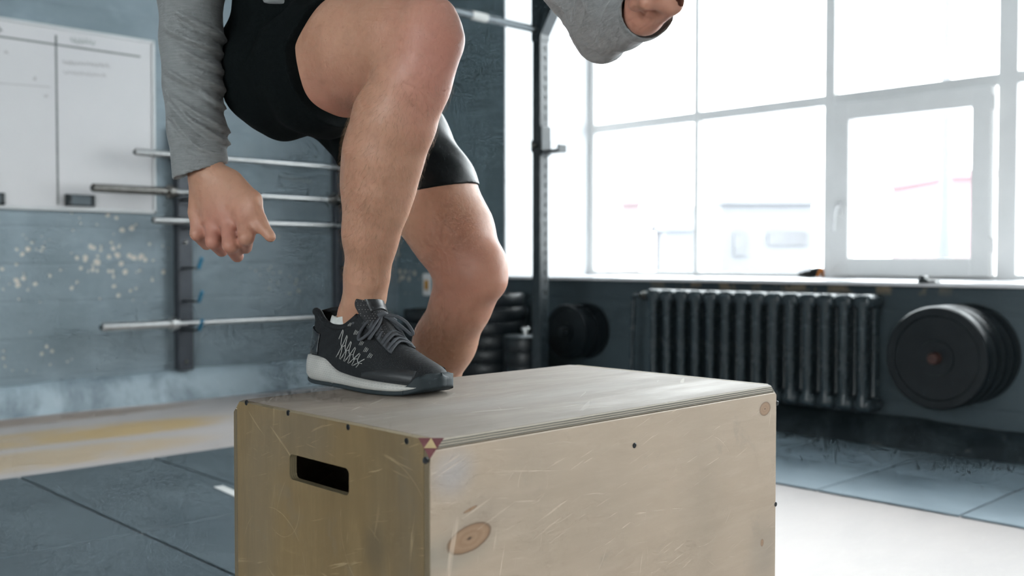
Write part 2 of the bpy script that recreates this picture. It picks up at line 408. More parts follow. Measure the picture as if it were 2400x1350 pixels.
# ------------------------------------------------------------------ outside, blown out by the overcast light
gnd = box('ground_outside', (-80, -80, -1.0), (120, 120, -.8), simple('snowy_ground', (.8, .82, .85), (.7, .72, .75), .3, .8)); tag(gnd, kind='structure')
def facade(name, px0, px1, py0, d, depth, col, label, wins=()):
    a, b = at(px0, py0, d), at(px1, py0, d); zt = a[2]
    u = (b - a)[:2]; L = np.linalg.norm(u); u /= L; nrm = np.array([-u[1], u[0]]);
    if np.dot(nrm, FW) < 0: nrm = -nrm
    root = empty(name, (a[0], a[1], -.8)); O = (a[0], a[1], -.8)
    def slab(nm, s0, s1, z0, z1, n0, n1, m):
        c = [a[:2] + u * s + nrm * n for s, n in ((s0, n0), (s1, n0), (s1, n1), (s0, n1))]
        V = [(*p, z0) for p in c] + [(*p, z1) for p in c]
        return mesh(nm, V, [(3, 2, 1, 0), (4, 5, 6, 7), (0, 1, 5, 4), (1, 2, 6, 5), (2, 3, 7, 6), (3, 0, 4, 7)], m, root, False, O)
    slab('wall', 0, L, -.8, zt, 0, depth, simple(name + '_wall', col, tuple(x * .93 for x in col), .4, .8))
    slab('roof_edge', -.1, L + .1, zt, zt + .15, -.15, depth + .1, simple(name + '_roof', tuple(x * 1.05 for x in col), None, .5, .8))
    for (x0, x1, y0, y1) in wins:
        s0, s1 = (x0 - px0) / (px1 - px0) * L, (x1 - px0) / (px1 - px0) * L; z0, z1 = at(x0, y1, d)[2], at(x0, y0, d)[2]
        slab('window', s0, s1, z0, z1, -.05, .1, simple(name + '_glass', tuple(x * .7 for x in col), None, 2, .3))
    return tag(root, label, 'building')
facade('low_building', 1690, 1905, 478, 24, 8, (.135, .138, .146), 'pale grey low building outside behind the black glove on the sill', [(1720, 1750, 545, 600), (1800, 1890, 545, 575)])
facade('shed', 1560, 1626, 540, 21, 1.5, (.13, .133, .143), 'small pale grey shed outside beside the narrow window bar', [])
facade('red_kiosk', 1458, 1500, 478, 22, 1.5, (.165, .125, .13), 'pale red kiosk outside in the leftmost lower pane', [])
facade('red_stall', 2232, 2330, 417, 19, 3, (.175, .115, .125), 'pale red stall outside seen through the casement', [])
lp = at(2213, 620, 17); root = empty('lamp_post', (lp[0], lp[1], -.8)); tag(root, 'grey lamp post outside seen through the casement', 'lamp post')
lm = simple('lamp_post_grey', (.07, .074, .085), None, 2, .5)
tube('pole', [(0, 0, 0), (0, 0, 1.2), (0, 0, 2.2), (0, 0, 7.6)], [.16, .16, .085, .08], lm, root, 12)
tube('lamp_arm', spline([(0, 0, 7.55), (-.3, .2, 8.0), (-1.0, .7, 8.15)], 10), .05, lm, root, 8)
box('lamp_head', (-1.5, .65, 8.1), (-.95, .85, 8.22), lm, root, .04)

# ------------------------------------------------------------------ plywood box
BX0, BX1, BY0, BY1, BZ, PT = .757, 1.530, .925, 1.400, .600, .012
def ply_mat(name, base, dark, light, axis, grain, knots=(), stains=(), edge_axis=2, blot=.35, rgh=(.36, .52), arcs=()):
    """worn birch ply. grain: mapping scale along the fibre; edge layers are striped along edge_axis"""
    t = NT(name)
    g = t.noise(6, 6, .65, t.map(scale=grain), .35); g2 = t.noise(2.6, 5, .6, t.map(scale=(1, 1, 1)), .2); g3 = t.noise(30, 5, .6, t.map(scale=grain))
    c = t.mix(t.rng(g, .3, .7), base, dark)
    c = t.mix(t.rng(g3, .5, .75, 0, .35), c, light)
    c = t.mix(t.rng(g2, .45, .7, 0, blot), c, tuple(x * .62 for x in dark))
    g4 = t.noise(9, 5, .7, t.map(loc=(3, 1, 2)), .3); c = t.mix(t.rng(g4, .58, .75, 0, .3), c, (.17, .17, .16))
    for (p, r, k, colr) in stains:
        m, _ = t.ell(p, r, .8); m = t.math('MULTIPLY', m, t.rng(g2, .3, .6, .4, 1)); c = t.mix(t.math('MULTIPLY', m, k), c, colr)
    for (p, r, rot) in knots:
        mp = t.map(loc=(0, 0, 0), vec=t.obj())
        sub = t.new('ShaderNodeVectorMath'); sub.operation = 'SUBTRACT'; t.link(t.obj(), sub.inputs[0]); sub.inputs[1].default_value = tuple(p)
        mm = t.new('ShaderNodeMapping'); mm.vector_type = 'TEXTURE'; t.link(sub.outputs[0], mm.inputs[0]); mm.inputs[2].default_value = rot; mm.inputs[3].default_value = tuple(r)
        ln = t.new('ShaderNodeVectorMath'); ln.operation = 'LENGTH'; t.link(mm.outputs[0], ln.inputs[0]); L = t.math('ADD', ln.outputs['Value'], t.math('MULTIPLY', t.math('SUBTRACT', g4, .5), .35))
        c = t.mix(t.rng(L, 1.5, .95, 0, .45), c, tuple(x * .8 for x in dark))
        ring = t.math('PINGPONG', t.math('ADD', t.math('MULTIPLY', L, 2.6), t.math('MULTIPLY', g4, 1.6)), .5)
        kc = t.mix(t.rng(ring, .05, .5), (.335, .205, .12), (.38, .245, .15))
        c = t.mix(t.rng(L, 1.0, .93), c, kc)
        rim = t.math('MULTIPLY', t.rng(L, .86, .95), t.rng(L, 1.06, 1.0)); c = t.mix(t.math('MULTIPLY', rim, .6), c, (.13, .075, .04))
        c = t.mix(t.rng(L, .16, .05), c, (.1, .06, .035))
    # scratches, three directions
    sm = None
    for i, (rot, scl, th) in enumerate(((R(12), 90, .675), (R(-35), 80, .695), (R(78), 85, .68), (R(20), 190, .655), (R(-8), 150, .67), (R(15), 260, .66))):
        rr = [0, 0, 0]; rr[axis] = rot; k = [1, 1, 1]; run = 0 if axis != 0 else 1
        k = [.05, .05, .05]; ax2 = 2 if axis != 2 else 1; k[ax2] = 1
        nz = t.noise(scl, 3, .5, t.map(loc=(i * 3.7, i, i * 2.2), vec=t.map(rot=tuple(rr)), scale=tuple(k)))
        gate = t.rng(t.noise(5 + i, 2, .5, t.map(loc=(i, 5, 2 * i))), .48, .62); mk = t.math('MULTIPLY', t.rng(nz, th, th + .03), gate)
        sm = mk if sm is None else t.math('MAXIMUM', sm, mk)
    for (p, rad_, wd, k) in arcs:
        sub = t.new('ShaderNodeVectorMath'); sub.operation = 'DISTANCE'; t.link(t.obj(), sub.inputs[0]); sub.inputs[1].default_value = tuple(p)
        dd = t.math('ABSOLUTE', t.math('SUBTRACT', t.math('ADD', sub.outputs['Value'], t.math('MULTIPLY', g2, .006)), rad_))
        mk = t.math('MULTIPLY', t.math('MULTIPLY', t.rng(dd, wd, wd * .4), t.rng(g4, .52, .6)), k); sm = t.math('MAXIMUM', sm, mk)
    c = t.mix(t.math('MULTIPLY', sm, .38), c, tuple(min(1, x * 1.3 + .05) for x in light))
    # ply edge: dark glue layers, shown only where the face looks along the sheet
    t.set(Base_Color=c, Roughness=t.rng(g, .3, .7, *rgh))
    t.bump(t.math('ADD', t.math('MULTIPLY', g3, .5), t.math('MULTIPLY', sm, -.5)), .22, .003); return t.m
def edge_mat(axis, origin_off, lc=(.46, .40, .31), dc=(.12, .115, .1), mc=(.3, .27, .23)):
    t = NT('ply_edge_layers'); co = t.sep()[axis]; n = t.noise(60, 3, .6); n2 = t.noise(8, 4)
    ph = t.math('PINGPONG', t.math('ADD', t.math('SUBTRACT', co, origin_off), t.math('MULTIPLY', t.math('SUBTRACT', n, .5), .0008)), .0016)
    c = t.mix(t.rng(ph, .0006, .0010), dc, lc); c = t.mix(t.rng(n2, .55, .75, 0, .6), c, mc)
    t.set(Base_Color=c, Roughness=.6); t.bump(ph, .4, .002); return t.m
bo = np.array([(BX0 + BX1) / 2, (BY0 + BY1) / 2, 0.])
crate = empty('plyometric_box', bo); tag(crate, 'large worn plywood jump box with a hand slot, under the stepping shoe', 'jump box')
def kp(px, py, ax, val): return hit(px, py, ax, val) - bo
m_front = ply_mat('ply_front', (.53, .42, .315), (.46, .36, .265), (.6, .49, .38), 1, (.35, 1, 2.2),
    knots=[(kp(1100, 1262, 1, BY0), (.036, .03, .0165), (0, R(-10), 0)), (kp(1793, 958, 1, BY0), (.017, .03, .0115), (0, R(-5), 0)), (kp(1786, 1272, 1, BY0), (.0045, .02, .006), (0, 0, 0)), (kp(1102, 1194, 1, BY0), (.011, .02, .0018), (0, R(-14), 0))],
    stains=[(kp(1390, 1180, 1, BY0), (.1, .1, .09), .35, (.34, .29, .23)), (kp(1060, 1105, 1, BY0), (.028, .1, .025), .6, (.42, .42, .45)), (kp(1640, 1180, 1, BY0), (.05, .1, .12), .3, (.32, .27, .21)), (kp(1050, 1300, 1, BY0), (.06, .1, .02), .5, (.2, .22, .2)), (kp(1250, 1100, 1, BY0), (.05, .1, .16), .3, (.36, .31, .25)), (kp(1790, 1290, 1, BY0), (.04, .1, .05), .4, (.28, .25, .21)), (kp(1130, 1210, 1, BY0), (.05, .1, .03), .35, (.3, .26, .22))], blot=.22, rgh=(.4, .56), arcs=[(kp(1450, 1330, 1, BY0), .07, .0008, .7), (kp(1300, 1240, 1, BY0), .12, .0007, .6), (kp(1250, 1130, 1, BY0), .03, .001, .8), (kp(1650, 1150, 1, BY0), .09, .0008, .6)])
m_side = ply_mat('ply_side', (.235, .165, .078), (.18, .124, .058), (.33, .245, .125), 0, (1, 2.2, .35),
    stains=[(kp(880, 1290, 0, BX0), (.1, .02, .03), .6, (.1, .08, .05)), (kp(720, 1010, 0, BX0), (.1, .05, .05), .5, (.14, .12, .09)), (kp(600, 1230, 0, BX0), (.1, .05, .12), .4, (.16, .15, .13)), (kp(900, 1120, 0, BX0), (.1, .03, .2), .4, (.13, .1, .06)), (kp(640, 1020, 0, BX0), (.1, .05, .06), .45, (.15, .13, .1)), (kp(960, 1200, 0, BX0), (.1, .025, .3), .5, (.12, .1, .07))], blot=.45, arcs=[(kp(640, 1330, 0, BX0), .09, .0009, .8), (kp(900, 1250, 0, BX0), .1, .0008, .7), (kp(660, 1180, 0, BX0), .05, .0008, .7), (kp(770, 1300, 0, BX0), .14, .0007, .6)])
m_top = ply_mat('ply_top', (.31, .262, .215), (.24, .202, .168), (.39, .34, .29), 2, (.4, 2.0, 1),
    stains=[(kp(1250, 930, 2, BZ), (.25, .04, .1), .4, (.36, .34, .32)), (kp(900, 985, 2, BZ), (.1, .08, .1), .4, (.2, .18, .15))], blot=.4, rgh=(.56, .72), arcs=[(kp(760, 960, 2, BZ), .02, .0012, .9), (kp(930, 1000, 2, BZ), .022, .0012, .9), (kp(1100, 940, 2, BZ), .06, .0009, .8), (kp(1000, 960, 2, BZ), .11, .0009, .7)])
m_edge_z = edge_mat(2, BZ); m_edge_x = edge_mat(0, 0, (.30, .24, .14), (.15, .12, .07), (.24, .19, .11)); m_edge_y = edge_mat(1, 0, (.20, .155, .09), (.09, .07, .045), (.13, .10, .06))
CH = .022
def cut_corners(bm):
    for (cx, sx) in ((BX0, 1), (BX1, -1)):
        for (cy, sy) in ((BY0, 1), (BY1, -1)):
            c = .019 if sx < 0 or sy < 0 else CH
            no = Vector((-sx, -sy, 1)).normalized(); co = Vector((cx + sx * c, cy, BZ))
            g = bm.verts[:] + bm.edges[:] + bm.faces[:]
            r = bmesh.ops.bisect_plane(bm, geom=g, plane_co=co, plane_no=no, clear_outer=True)
            ed = [e for e in r['geom_cut'] if isinstance(e, bmesh.types.BMEdge)]
            if ed: bmesh.ops.holes_fill(bm, edges=ed, sides=0)
def panel(name, lo, hi, face_mat, edge_m, thin_axis, edge_faces):
    """box with the ply face material, striped edges on the narrow sides"""
    bm = bmesh.new(); bm_box(bm, lo, hi, .0022, 2); cut_corners(bm)
    bmesh.ops.recalc_face_normals(bm, faces=bm.faces)
    for f in bm.faces:
        n = f.normal; f.material_index = 0 if abs(n[thin_axis]) > .75 else 1
    o = from_bm(name, bm, face_mat, crate, False, bo); o.data.materials.append(edge_m); return o
panel('top_panel', (BX0 + PT, BY0, BZ - PT), (BX1 - PT, BY1, BZ), m_top, m_edge_z, 2, None)
panel('front_panel', (BX0, BY0, .0), (BX1, BY0 + PT, BZ - PT), m_front, m_edge_y, 1, None)
panel('back_panel', (BX0, BY1 - PT, .0), (BX1, BY1, BZ - PT), m_front, m_edge_y, 1, None)
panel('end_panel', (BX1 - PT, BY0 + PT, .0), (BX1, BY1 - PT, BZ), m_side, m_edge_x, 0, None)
# side panel with the rounded hand slot
def rrect(y0, y1, z0, z1, r, n=6):
    pts = []
    for (cy, cz, a0) in ((y1 - r, z1 - r, 0), (y0 + r, z1 - r, 90), (y0 + r, z0 + r, 180), (y1 - r, z0 + r, 270)):
        for k in range(n + 1): a = R(a0 + 90 * k / n); pts.append((cy + r * math.cos(a), cz + r * math.sin(a)))
    return pts
hA, hB = hit(678, 1062, 0, BX0), hit(818, 1165, 0, BX0); hC = hit(800, 1097, 0, BX0)
sl = rrect(hB[1], hA[1], hB[2] + .001, hA[2] - .0005, .008)
Y0, Y1 = BY0 + PT, BY1 - PT
outer = [(Y1, 0), (Y1, BZ - .0), (Y0, BZ - .0), (Y0, 0)]
bm = bmesh.new(); loops = []
for x in (BX0, BX0 + PT):
    vo = [bm.verts.new((x, y, z)) for y, z in outer]; vi = [bm.verts.new((x, y, z)) for y, z in sl]
    eo = [bm.edges.new((vo[i], vo[(i + 1) % 4])) for i in range(4)]; ei = [bm.edges.new((vi[i], vi[(i + 1) % len(vi)])) for i in range(len(vi))]
    bmesh.ops.triangle_fill(bm, edges=eo + ei, use_beauty=True); loops.append((vo, vi))
for k in (0, 1):
    A, B = loops[0][k], loops[1][k]
    for i in range(len(A)):
        j = (i + 1) % len(A); bm.faces.new((A[i], A[j], B[j], B[i]))
cut_corners(bm); bmesh.ops.recalc_face_normals(bm, faces=bm.faces)
for f in bm.faces: f.material_index = 0 if abs(f.normal[0]) > .75 else 1
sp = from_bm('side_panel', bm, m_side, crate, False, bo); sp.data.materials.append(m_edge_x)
# corner pieces where the three sheets meet
m_corner = simple('burgundy_stain', (.17, .055, .06), (.13, .05, .055), 30, .5)
for (x0, x1) in ((BX0, BX0 + PT), (BX1 - PT, BX1)):
    for (y0, y1) in ((BY0, BY0 + PT), (BY1 - PT, BY1)):
        bm = bmesh.new(); bm_box(bm, (x0, y0, BZ - PT), (x1, y1, BZ)); cut_corners(bm)
        first = (x0 == BX0 and y0 == BY0)
        if bm.verts: from_bm('corner_block', bm, m_corner if first else m_edge_z, crate, False, bo)
        else: bm.free()
# inlaid triangles on the near chamfer
no = np.array([-1, -1, 1]) / math.sqrt(3); e = .0006
A = np.array([BX0 + CH, BY0, BZ]); B = np.array([BX0, BY0 + CH, BZ]); Cc = np.array([BX0, BY0, BZ - CH])
def tri_prism(name, P, th, mat):
    P = [np.asarray(p) for p in P]; V = [p + no * .0001 for p in P] + [p + no * th for p in P]
    return mesh(name, V, [(0, 1, 2), (3, 5, 4), (0, 3, 4, 1), (1, 4, 5, 2), (2, 5, 3, 0)], mat, crate, False, bo)
tri_prism('corner_patch', (A, B, Cc), .0006, m_corner)
tri_prism('corner_patch', ((A + B) / 2, (B + Cc) / 2, (A + Cc) / 2), .0011, simple('bare_ply_patch', (.5, .38, .2), None, 60, .6))
def screw(p, ax):
    d = np.zeros(3); d[ax] = -1.; bm = bmesh.new()
    V, F = lathe_geo([(.0001, .0003), (.0028, .0005), (.0040, .0004), (.0043, -.0012)], p, d, 14)
    vs = [bm.verts.new(v) for v in V]; [bm.faces.new([vs[i] for i in f]) for f in F]
    o = from_bm('screw', bm, M['screw'], crate, True, bo)
    bm = bmesh.new(); a, b = [i for i in range(3) if i != ax]
    for (la, lb) in ((.0022, .0005), (.0005, .0022)):
        lo = p.copy(); hi = p.copy(); lo[a] -= la; hi[a] += la; lo[b] -= lb; hi[b] += lb; lo[ax] -= .0007; hi[ax] -= .0004; bm_box(bm, lo, hi)
    from_bm('cross_recess', bm, simple('recess', (.004, .004, .004)), o, False, bo)
for (px, py, ax, v) in ((675, 968, 0, BX0), (816, 1001, 0, BX0), (953, 1034, 0, BX0), (1487, 1044, 1, BY0), (998, 1079, 1, BY0), (1822, 945, 1, BY0), (1818, 1182, 1, BY0), (577, 944, 0, BX0)):
    screw(hit(px, py, ax, v), ax)

# ------------------------------------------------------------------ whiteboard on the back wall
YF = YB - .02
wtl, wbr = hit(362, 96, 1, YF), hit(362, 501, 1, YF)
wx1, wz1, wz0 = wtl[0], wtl[2] + .0, wbr[2]; wx0 = wx1 - 1.55
bro = np.array([(wx0 + wx1) / 2, YB, wz0])
board = empty('whiteboard', bro); tag(board, 'whiteboard with ruled black lines on the slate wall', 'whiteboard')
bm = bmesh.new(); bm_box(bm, (wx0, YB - .018, wz0), (wx1, YB - .001, wz1), .006)
from_bm('writing_surface', bm, simple('whiteboard_enamel', (.68, .665, .665), (.62, .61, .615), 1.5, .3), board, False, bro)
fm = simple('board_frame', (.68, .69, .69), None, 6, .35, .2)
for lo, hi in (((wx0, wz0), (wx1, wz0 + .018)), ((wx0, wz1 - .018), (wx1, wz1)), ((wx0, wz0), (wx0 + .018, wz1)), ((wx1 - .018, wz0), (wx1, wz1))):
    box('frame_rail', (lo[0], YB - .026, lo[1]), (hi[0], YB - .014, hi[1]), fm, board, .004, 2, bro)
YS = YB - .0187
def flat_line(p, q, wd, name, mat, parent=board, org=bro, y=YS):
    """flat marker line in the wall plane"""
    p, q = np.array([p[0], y, p[2]]), np.array([q[0], y, q[2]]); d = (q - p) / np.linalg.norm(q - p); n = np.array([-d[2], 0, d[0]]) * wd / 2
    return mesh(name, [p - n, q - n, q + n, p + n], [(0, 1, 2, 3)], mat, parent, False, org)
mk = simple('marker_black', (.12, .13, .13), (.2, .21, .21), 20, .6); mk2 = simple('marker_faint', (.36, .4, .38), None, 30, .6); mk3 = simple('marker_grey', (.45, .43, .43), None, 30, .6)
flat_line(hit(131, 82, 1, YS), hit(136, 480, 1, YS), .011, 'ruled_line', mk)
a, b = hit(-60, 77, 1, YS), hit(329, 133, 1, YS); flat_line(a, b, .010, 'ruled_line', mk)
flat_line(hit(-40, 192, 1, YS), hit(118, 204, 1, YS), .004, 'ruled_line', mk3)
def scribble(name, p, q, amp, nlet, mat, parent, org, y, r=.0022, seed=1):
    rs = np.random.RandomState(seed); p, q = np.asarray(p), np.asarray(q); pts = []
    for i in range(nlet):
        for k in range(4):
            t = (i + k / 4) / nlet
            if rs.rand() < .04: continue
            c = p * (1 - t) + q * t; pts.append((c[0] + amp * .3 * math.cos(k * 1.57 + rs.rand()), y, c[2] + amp * (math.sin(k * 1.57) * .6 + rs.uniform(-.35, .35))))
    P = spline(pts, len(pts) * 3); V, F = tube_geo(P, r, 5, flat=((0, 1, 0), .12)); return mesh(name, V, F, mat, parent, True, org)
scribble('handwriting', hit(165, 92, 1, YS), hit(228, 101, 1, YS), .02, 7, mk2, board, bro, YS, .003, 2)
scribble('handwriting', hit(148, 145, 1, YS), hit(258, 154, 1, YS), .014, 14, mk3, board, bro, YS, .0022, 3)
scribble('handwriting', hit(148, 168, 1, YS), hit(250, 177, 1, YS), .014, 12, mk3, board, bro, YS, .0022, 4)
scribble('handwriting', hit(-20, 64, 1, YS), hit(6, 69, 1, YS), .022, 3, mk, board, bro, YS, .003, 5)
for i, (px, py) in enumerate(((82, 184), (108, 224), (15, 122))): scribble('handwriting', hit(px - 5, py, 1, YS), hit(px + 5, py, 1, YS), .014, 2, mk3, board, bro, YS, .0022, 8 + i)
# erasers held on the board
def eraser(cx, cz, label):
    o = np.array([cx, YB - .019, cz]); root = empty('board_eraser', o); tag(root, label, 'eraser')
    bm = bmesh.new(); bm_box(bm, (-.075, -.028, -.028), (.075, -.012, .028), .008, 3); from_bm('back', bm, simple('eraser_grey', (.13, .16, .18), None, 20, .5), root)
    bm = bmesh.new(); bm_box(bm, (-.08, -.012, -.032), (.08, -.0005, .032), .004, 2); from_bm('felt', bm, simple('eraser_felt', (.03, .04, .045), None, 60, .9), root)
    for s in (-1, 1): bm = bmesh.new(); bm_box(bm, (s * .062 - .012, -.031, -.03), (s * .062 + .012, -.012, .03), .006, 2); from_bm('end_grip', bm, M['black_metal'], root)
p = hit(187, 470, 1, YS); eraser(p[0], p[2], 'dark grey eraser on the whiteboard beside a barbell end')
p = hit(-28, 465, 1, YS); eraser(p[0], p[2], 'dark grey eraser at the picture edge on the whiteboard')
# chalk writing on the wall between two barbells
p, q = hit(655, 413, 1, YB), hit(732, 424, 1, YB)
sc = scribble('chalk_writing', p, q, .016, 9, simple('chalk', (.42, .48, .5), None, 30, .9), None, tuple(p), YB - .003, .0032, 6)
tag(sc, 'faint white handwriting on the slate wall between barbells', 'writing')

# ------------------------------------------------------------------ barbell wall rack and barbells
YBAR = 5.44
pa, pb = hit(432, 700, 1, YB - .04)[0], hit(799, 600, 1, YB - .04)[0]
bars = [(hit(315, 356, 1, YBAR), 1.88, 'chrome barbell on the uppermost hooks of the wall rack', .36, 'chrome'), (hit(215, 440, 1, YBAR), 1.98, 'dull steel barbell second from the top on the wall rack, overlapping the whiteboard', .455, 'steel_dark'),
        (hit(358, 516, 1, YBAR), 1.72, 'chrome barbell third from the top on the wall rack', .30, 'chrome'), (hit(237, 767, 1, YBAR), 1.95, 'long chrome barbell on the lowest hooks of the wall rack', .42, 'chrome')]
hook_z = [b[0][2] for b in bars] + [hit(455, 612, 1, YBAR)[2], hit(455, 690, 1, YBAR)[2]]
M['rack_post'] = simple('rack_blue_black', (.062, .072, .088), (.048, .056, .07), 12, .45)
def wall_rack(px, label):
    o = np.array([px, YB, .17]); root = empty('barbell_rack_upright', o); tag(root, label, 'barbell rack', 'wall rack uprights for barbells')
    bm = bmesh.new(); bm_box(bm, (-.045, -.008, 0), (.045, 0, 1.42), .002, 1); bm_box(bm, (-.045, -.06, 0), (-.038, -.008, 1.42), .002, 1); bm_box(bm, (-.038, -.06, 0), (.045, -.053, 1.42), .002, 1)
    from_bm('post', bm, M['rack_post'], root)
    for z in hook_z:
        zz = z - .17 - .034; bm = bmesh.new()
        bm_box(bm, (-.02, -.2, zz - .012), (.02, -.055, zz), .003, 1)
        h = from_bm('hook', bm, M['black_metal'], root)
        c_ = [(-.2, zz - .012), (-.19, zz + .0), (-.232, zz + .058), (-.242, zz + .046)]
        mesh('hook_tip', [(x_, a, b) for x_ in (.006, .02) for a, b in c_], [(0, 1, 2, 3), (7, 6, 5, 4)] + [(k, k + 4, (k + 1) % 4 + 4, (k + 1) % 4) for k in range(4)], M['blue'], h)
    for z in (.05, .75, 1.37): lathe('bolt', [(.0001, .008), (.009, .007), (.011, 0)], (.0, -.06, z), (0, -1, 0), M['steel_dark'], root, 10)
wall_rack(pa, 'black wall rack upright holding barbell ends, beside the whiteboard'); wall_rack(pb, 'black wall rack upright mostly hidden by the near leg')
for (p, L, lab, slv, mt) in bars:
    root = empty('barbell', p); tag(root, lab, 'barbell', 'barbells on the wall rack')
    X = (1, 0, 0); sr = .0235 if slv > .4 else .02
    lathe('shaft', [(.0001, slv), (.0135, slv), (.0135, L - slv), (.0001, L - slv)], (0, 0, 0), X, M['chrome'], root, 16)
    for (h0, sg) in ((0, 1), (L, -1)):
        sv = lathe('sleeve', [(.0001, 0), (sr * .8, .001), (sr, .005), (sr, slv - .012), (sr * .9, slv - .01), (sr * .9, slv)], (h0, 0, 0), (sg, 0, 0), M[mt], root, 20)
        lathe('collar', [(sr, slv - .028), (sr * 1.65, slv - .027), (sr * 1.65, slv - .004), (sr * 1.2, slv), (sr * 1.2, slv + .02), (.0135, slv + .022)], (h0, 0, 0), (sg, 0, 0), M[mt], root, 20)
        lathe('end_cap', [(.0001, -.004), (sr * .55, -.004), (sr * .6, .001)], (h0, 0, 0), (sg, 0, 0), M['black_metal'], root, 14)

# ------------------------------------------------------------------ squat rig
rp = at(1266, 600, 5.2); RX, RY = rp[0], rp[1]; ro = np.array([RX, RY, 0])
rig = empty('squat_rig', ro); tag(rig, 'black steel squat rig with a perforated post in front of the window', 'squat rig')
RH = 2.75
def rig_post(dx, name='post'):
    bm = bmesh.new(); hw = .03
    # square tube with real round-ish holes on its -Y and +X faces built as a strip of frames
    bm_box(bm, (dx - hw, -hw + .004, 0), (dx + hw - .004, hw, RH), .003, 1)
    nh = 52; st = .05; r = .012
    for f in (0, 1):
        prev = 0.0
        for i in range(nh):
            zc = .1 + i * st
            segs = [((-hw, prev), (hw, zc - r)), ((-hw, zc - r), (-r, zc + r)), ((r, zc - r), (hw, zc + r))]; prev = zc + r
            for (a, b) in segs:
                if f == 0: bm_box(bm, (dx + a[0], -hw, a[1]), (dx + b[0], -hw + .0042, b[1]))
                else: bm_box(bm, (dx + hw - .0042, max(a[0], -hw + .004), a[1]), (dx + hw, b[0], b[1]))
        if f == 0: bm_box(bm, (dx - hw, -hw, prev), (dx + hw, -hw + .0042, RH))
        else: bm_box(bm, (dx + hw - .0042, -hw + .004, prev), (dx + hw, hw, RH))
    return from_bm(name, bm, M['rig'], rig)
t = NT('rig_black_paint'); nz = t.noise(25, 4); t.set(Base_Color=t.mix(t.rng(nz, .4, .7), (.018, .027, .032), (.03, .04, .046)), Roughness=.32); M['rig'] = t.m
rig_post(0); rig_post(-1.12)
pz = hit(1250, 68, 1, RY)[2]
lathe('crossbar', [(.0001, 0), (.019, 0), (.019, 1.06), (.0001, 1.06)], (-1.09, 0, pz), (1, 0, 0), simple('rig_bar_grey', (.10, .12, .13), (.07, .085, .095), 20, .35, .3), rig, 16)
cx = hit(1122, 42, 1, RY)[0] - RX
lathe('tape_wrap', [(.019, -.05), (.0215, -.049), (.0215, .05), (.019, .05)], (cx, 0, pz), (1, 0, 0), simple('white_bar_tape', (.6, .6, .57), (.45, .45, .43), 40, .8), rig, 16)
for dx in (0, -1.12):   # gusset brackets
    zg = hit(1252, 95, 1, RY)[2]
    V = [(dx - .034, .033, zg), (dx - .034, -.034, zg), (dx - .034, -.036, zg + .03), (dx - .034, -.30, zg + .42), (dx - .034, -.30, zg + .62), (dx - .034, .033, zg + .62)]
    V += [(dx + .034, y, z) for (x, y, z) in V]; n = 6
    mesh('gusset', V, [tuple(range(n - 1, -1, -1)), tuple(range(n, 2 * n))] + [(i, (i + 1) % n, n + (i + 1) % n, n + i) for i in range(n)], M['rig'], rig)
box('top_beam', (-1.15, -.03, RH), (.6, .03, RH + .06), M['rig'], rig, .003); 
for dx in (0, -1.12): box('base_plate', (dx - .07, -.07, 0), (dx + .07, .07, .01), M['rig'], rig, .002)
# J-hook on the near post
zj = hit(1290, 355, 1, RY - .06)[2]; bm = bmesh.new()
bm_box(bm, (-.036, -.044, zj + .0), (-.03, .034, zj + .06), .001, 1); bm_box(bm, (-.036, -.044, zj - .02), (.036, -.031, zj + .13), .003, 1)
bm_box(bm, (.03, -.044, zj - .02), (.036, .034, zj + .06), .001, 1); bm_box(bm, (-.028, -.15, zj - .012), (.036, -.04, zj + .006), .004, 1); bm_box(bm, (-.028, -.155, zj - .012), (.036, -.143, zj + .028), .003, 1)
jh = from_bm('j_hook', bm, M['rig'], rig)
lathe('pin', [(.0001, 0), (.011, 0), (.011, .022), (.0001, .022)], (-.036, 0, zj + .03), (-1, 0, 0), M['steel_dark'], jh, 12)

# ------------------------------------------------------------------ bumper plates
def plate_prof(Rr, th, lip=.006):
    return [(.026, th), (.07 * Rr / .21, th), (.072 * Rr / .21, th - lip), (Rr * .8, th - lip), (Rr * .82, th), (Rr * .965, th), (Rr, th - .012), (Rr, .012), (Rr * .965, 0), (Rr * .82, 0), (Rr * .8, lip), (.072 * Rr / .21, lip), (.07 * Rr / .21, 0), (.026, 0), (.026, th)]
def bumper(o, axis, Rr, th, label, group, hub=True):
    root = empty('bumper_plate', o); tag(root, label, 'weight plate', group)
    lathe('rubber_disc', plate_prof(Rr, th), (0, 0, 0), axis, M['rubber'], root, 56)
    lathe('hub_ring', [(.0255, -.0005), (.0255, th + .0008), (.042 * Rr / .21, th + .0008), (.042 * Rr / .21, -.0005), (.0255, -.0005)], (0, 0, 0), axis, M['rubber'] if axis[0] else M['steel_dark'], root, 24)
    return root
def peg_stack(px, py, X0, thick, Rr, labels, group, peglabel, pm=None):
    c = hit(px, py, 0, X0); x = XW - .004
    pg = empty('plate_peg', (XW, c[1], c[2])); tag(pg, peglabel, 'plate peg')
    L = XW - X0 + .03
    lathe('peg', [(.0001, L), (.02, L), (.024, L - .006), (.024, 0)], (0, 0, 0), (-1, 0, 0), pm or simple('rusty_peg', (.09, .04, .034), (.05, .03, .026), 40, .6, .2), pg, 20)
    box('wall_plate', (-.008, -.06, -.06), (0, .06, .06), M['black_metal'], pg, .002)
    for i, (th, lb) in enumerate(zip(thick, labels)):
        k = np.array([x, c[1], c[2]]); bumper(k - [.008, 0, 0], (-1, 0, 0), Rr * (1 - .004 * (i % 2)), th - .002, lb, group); x -= th
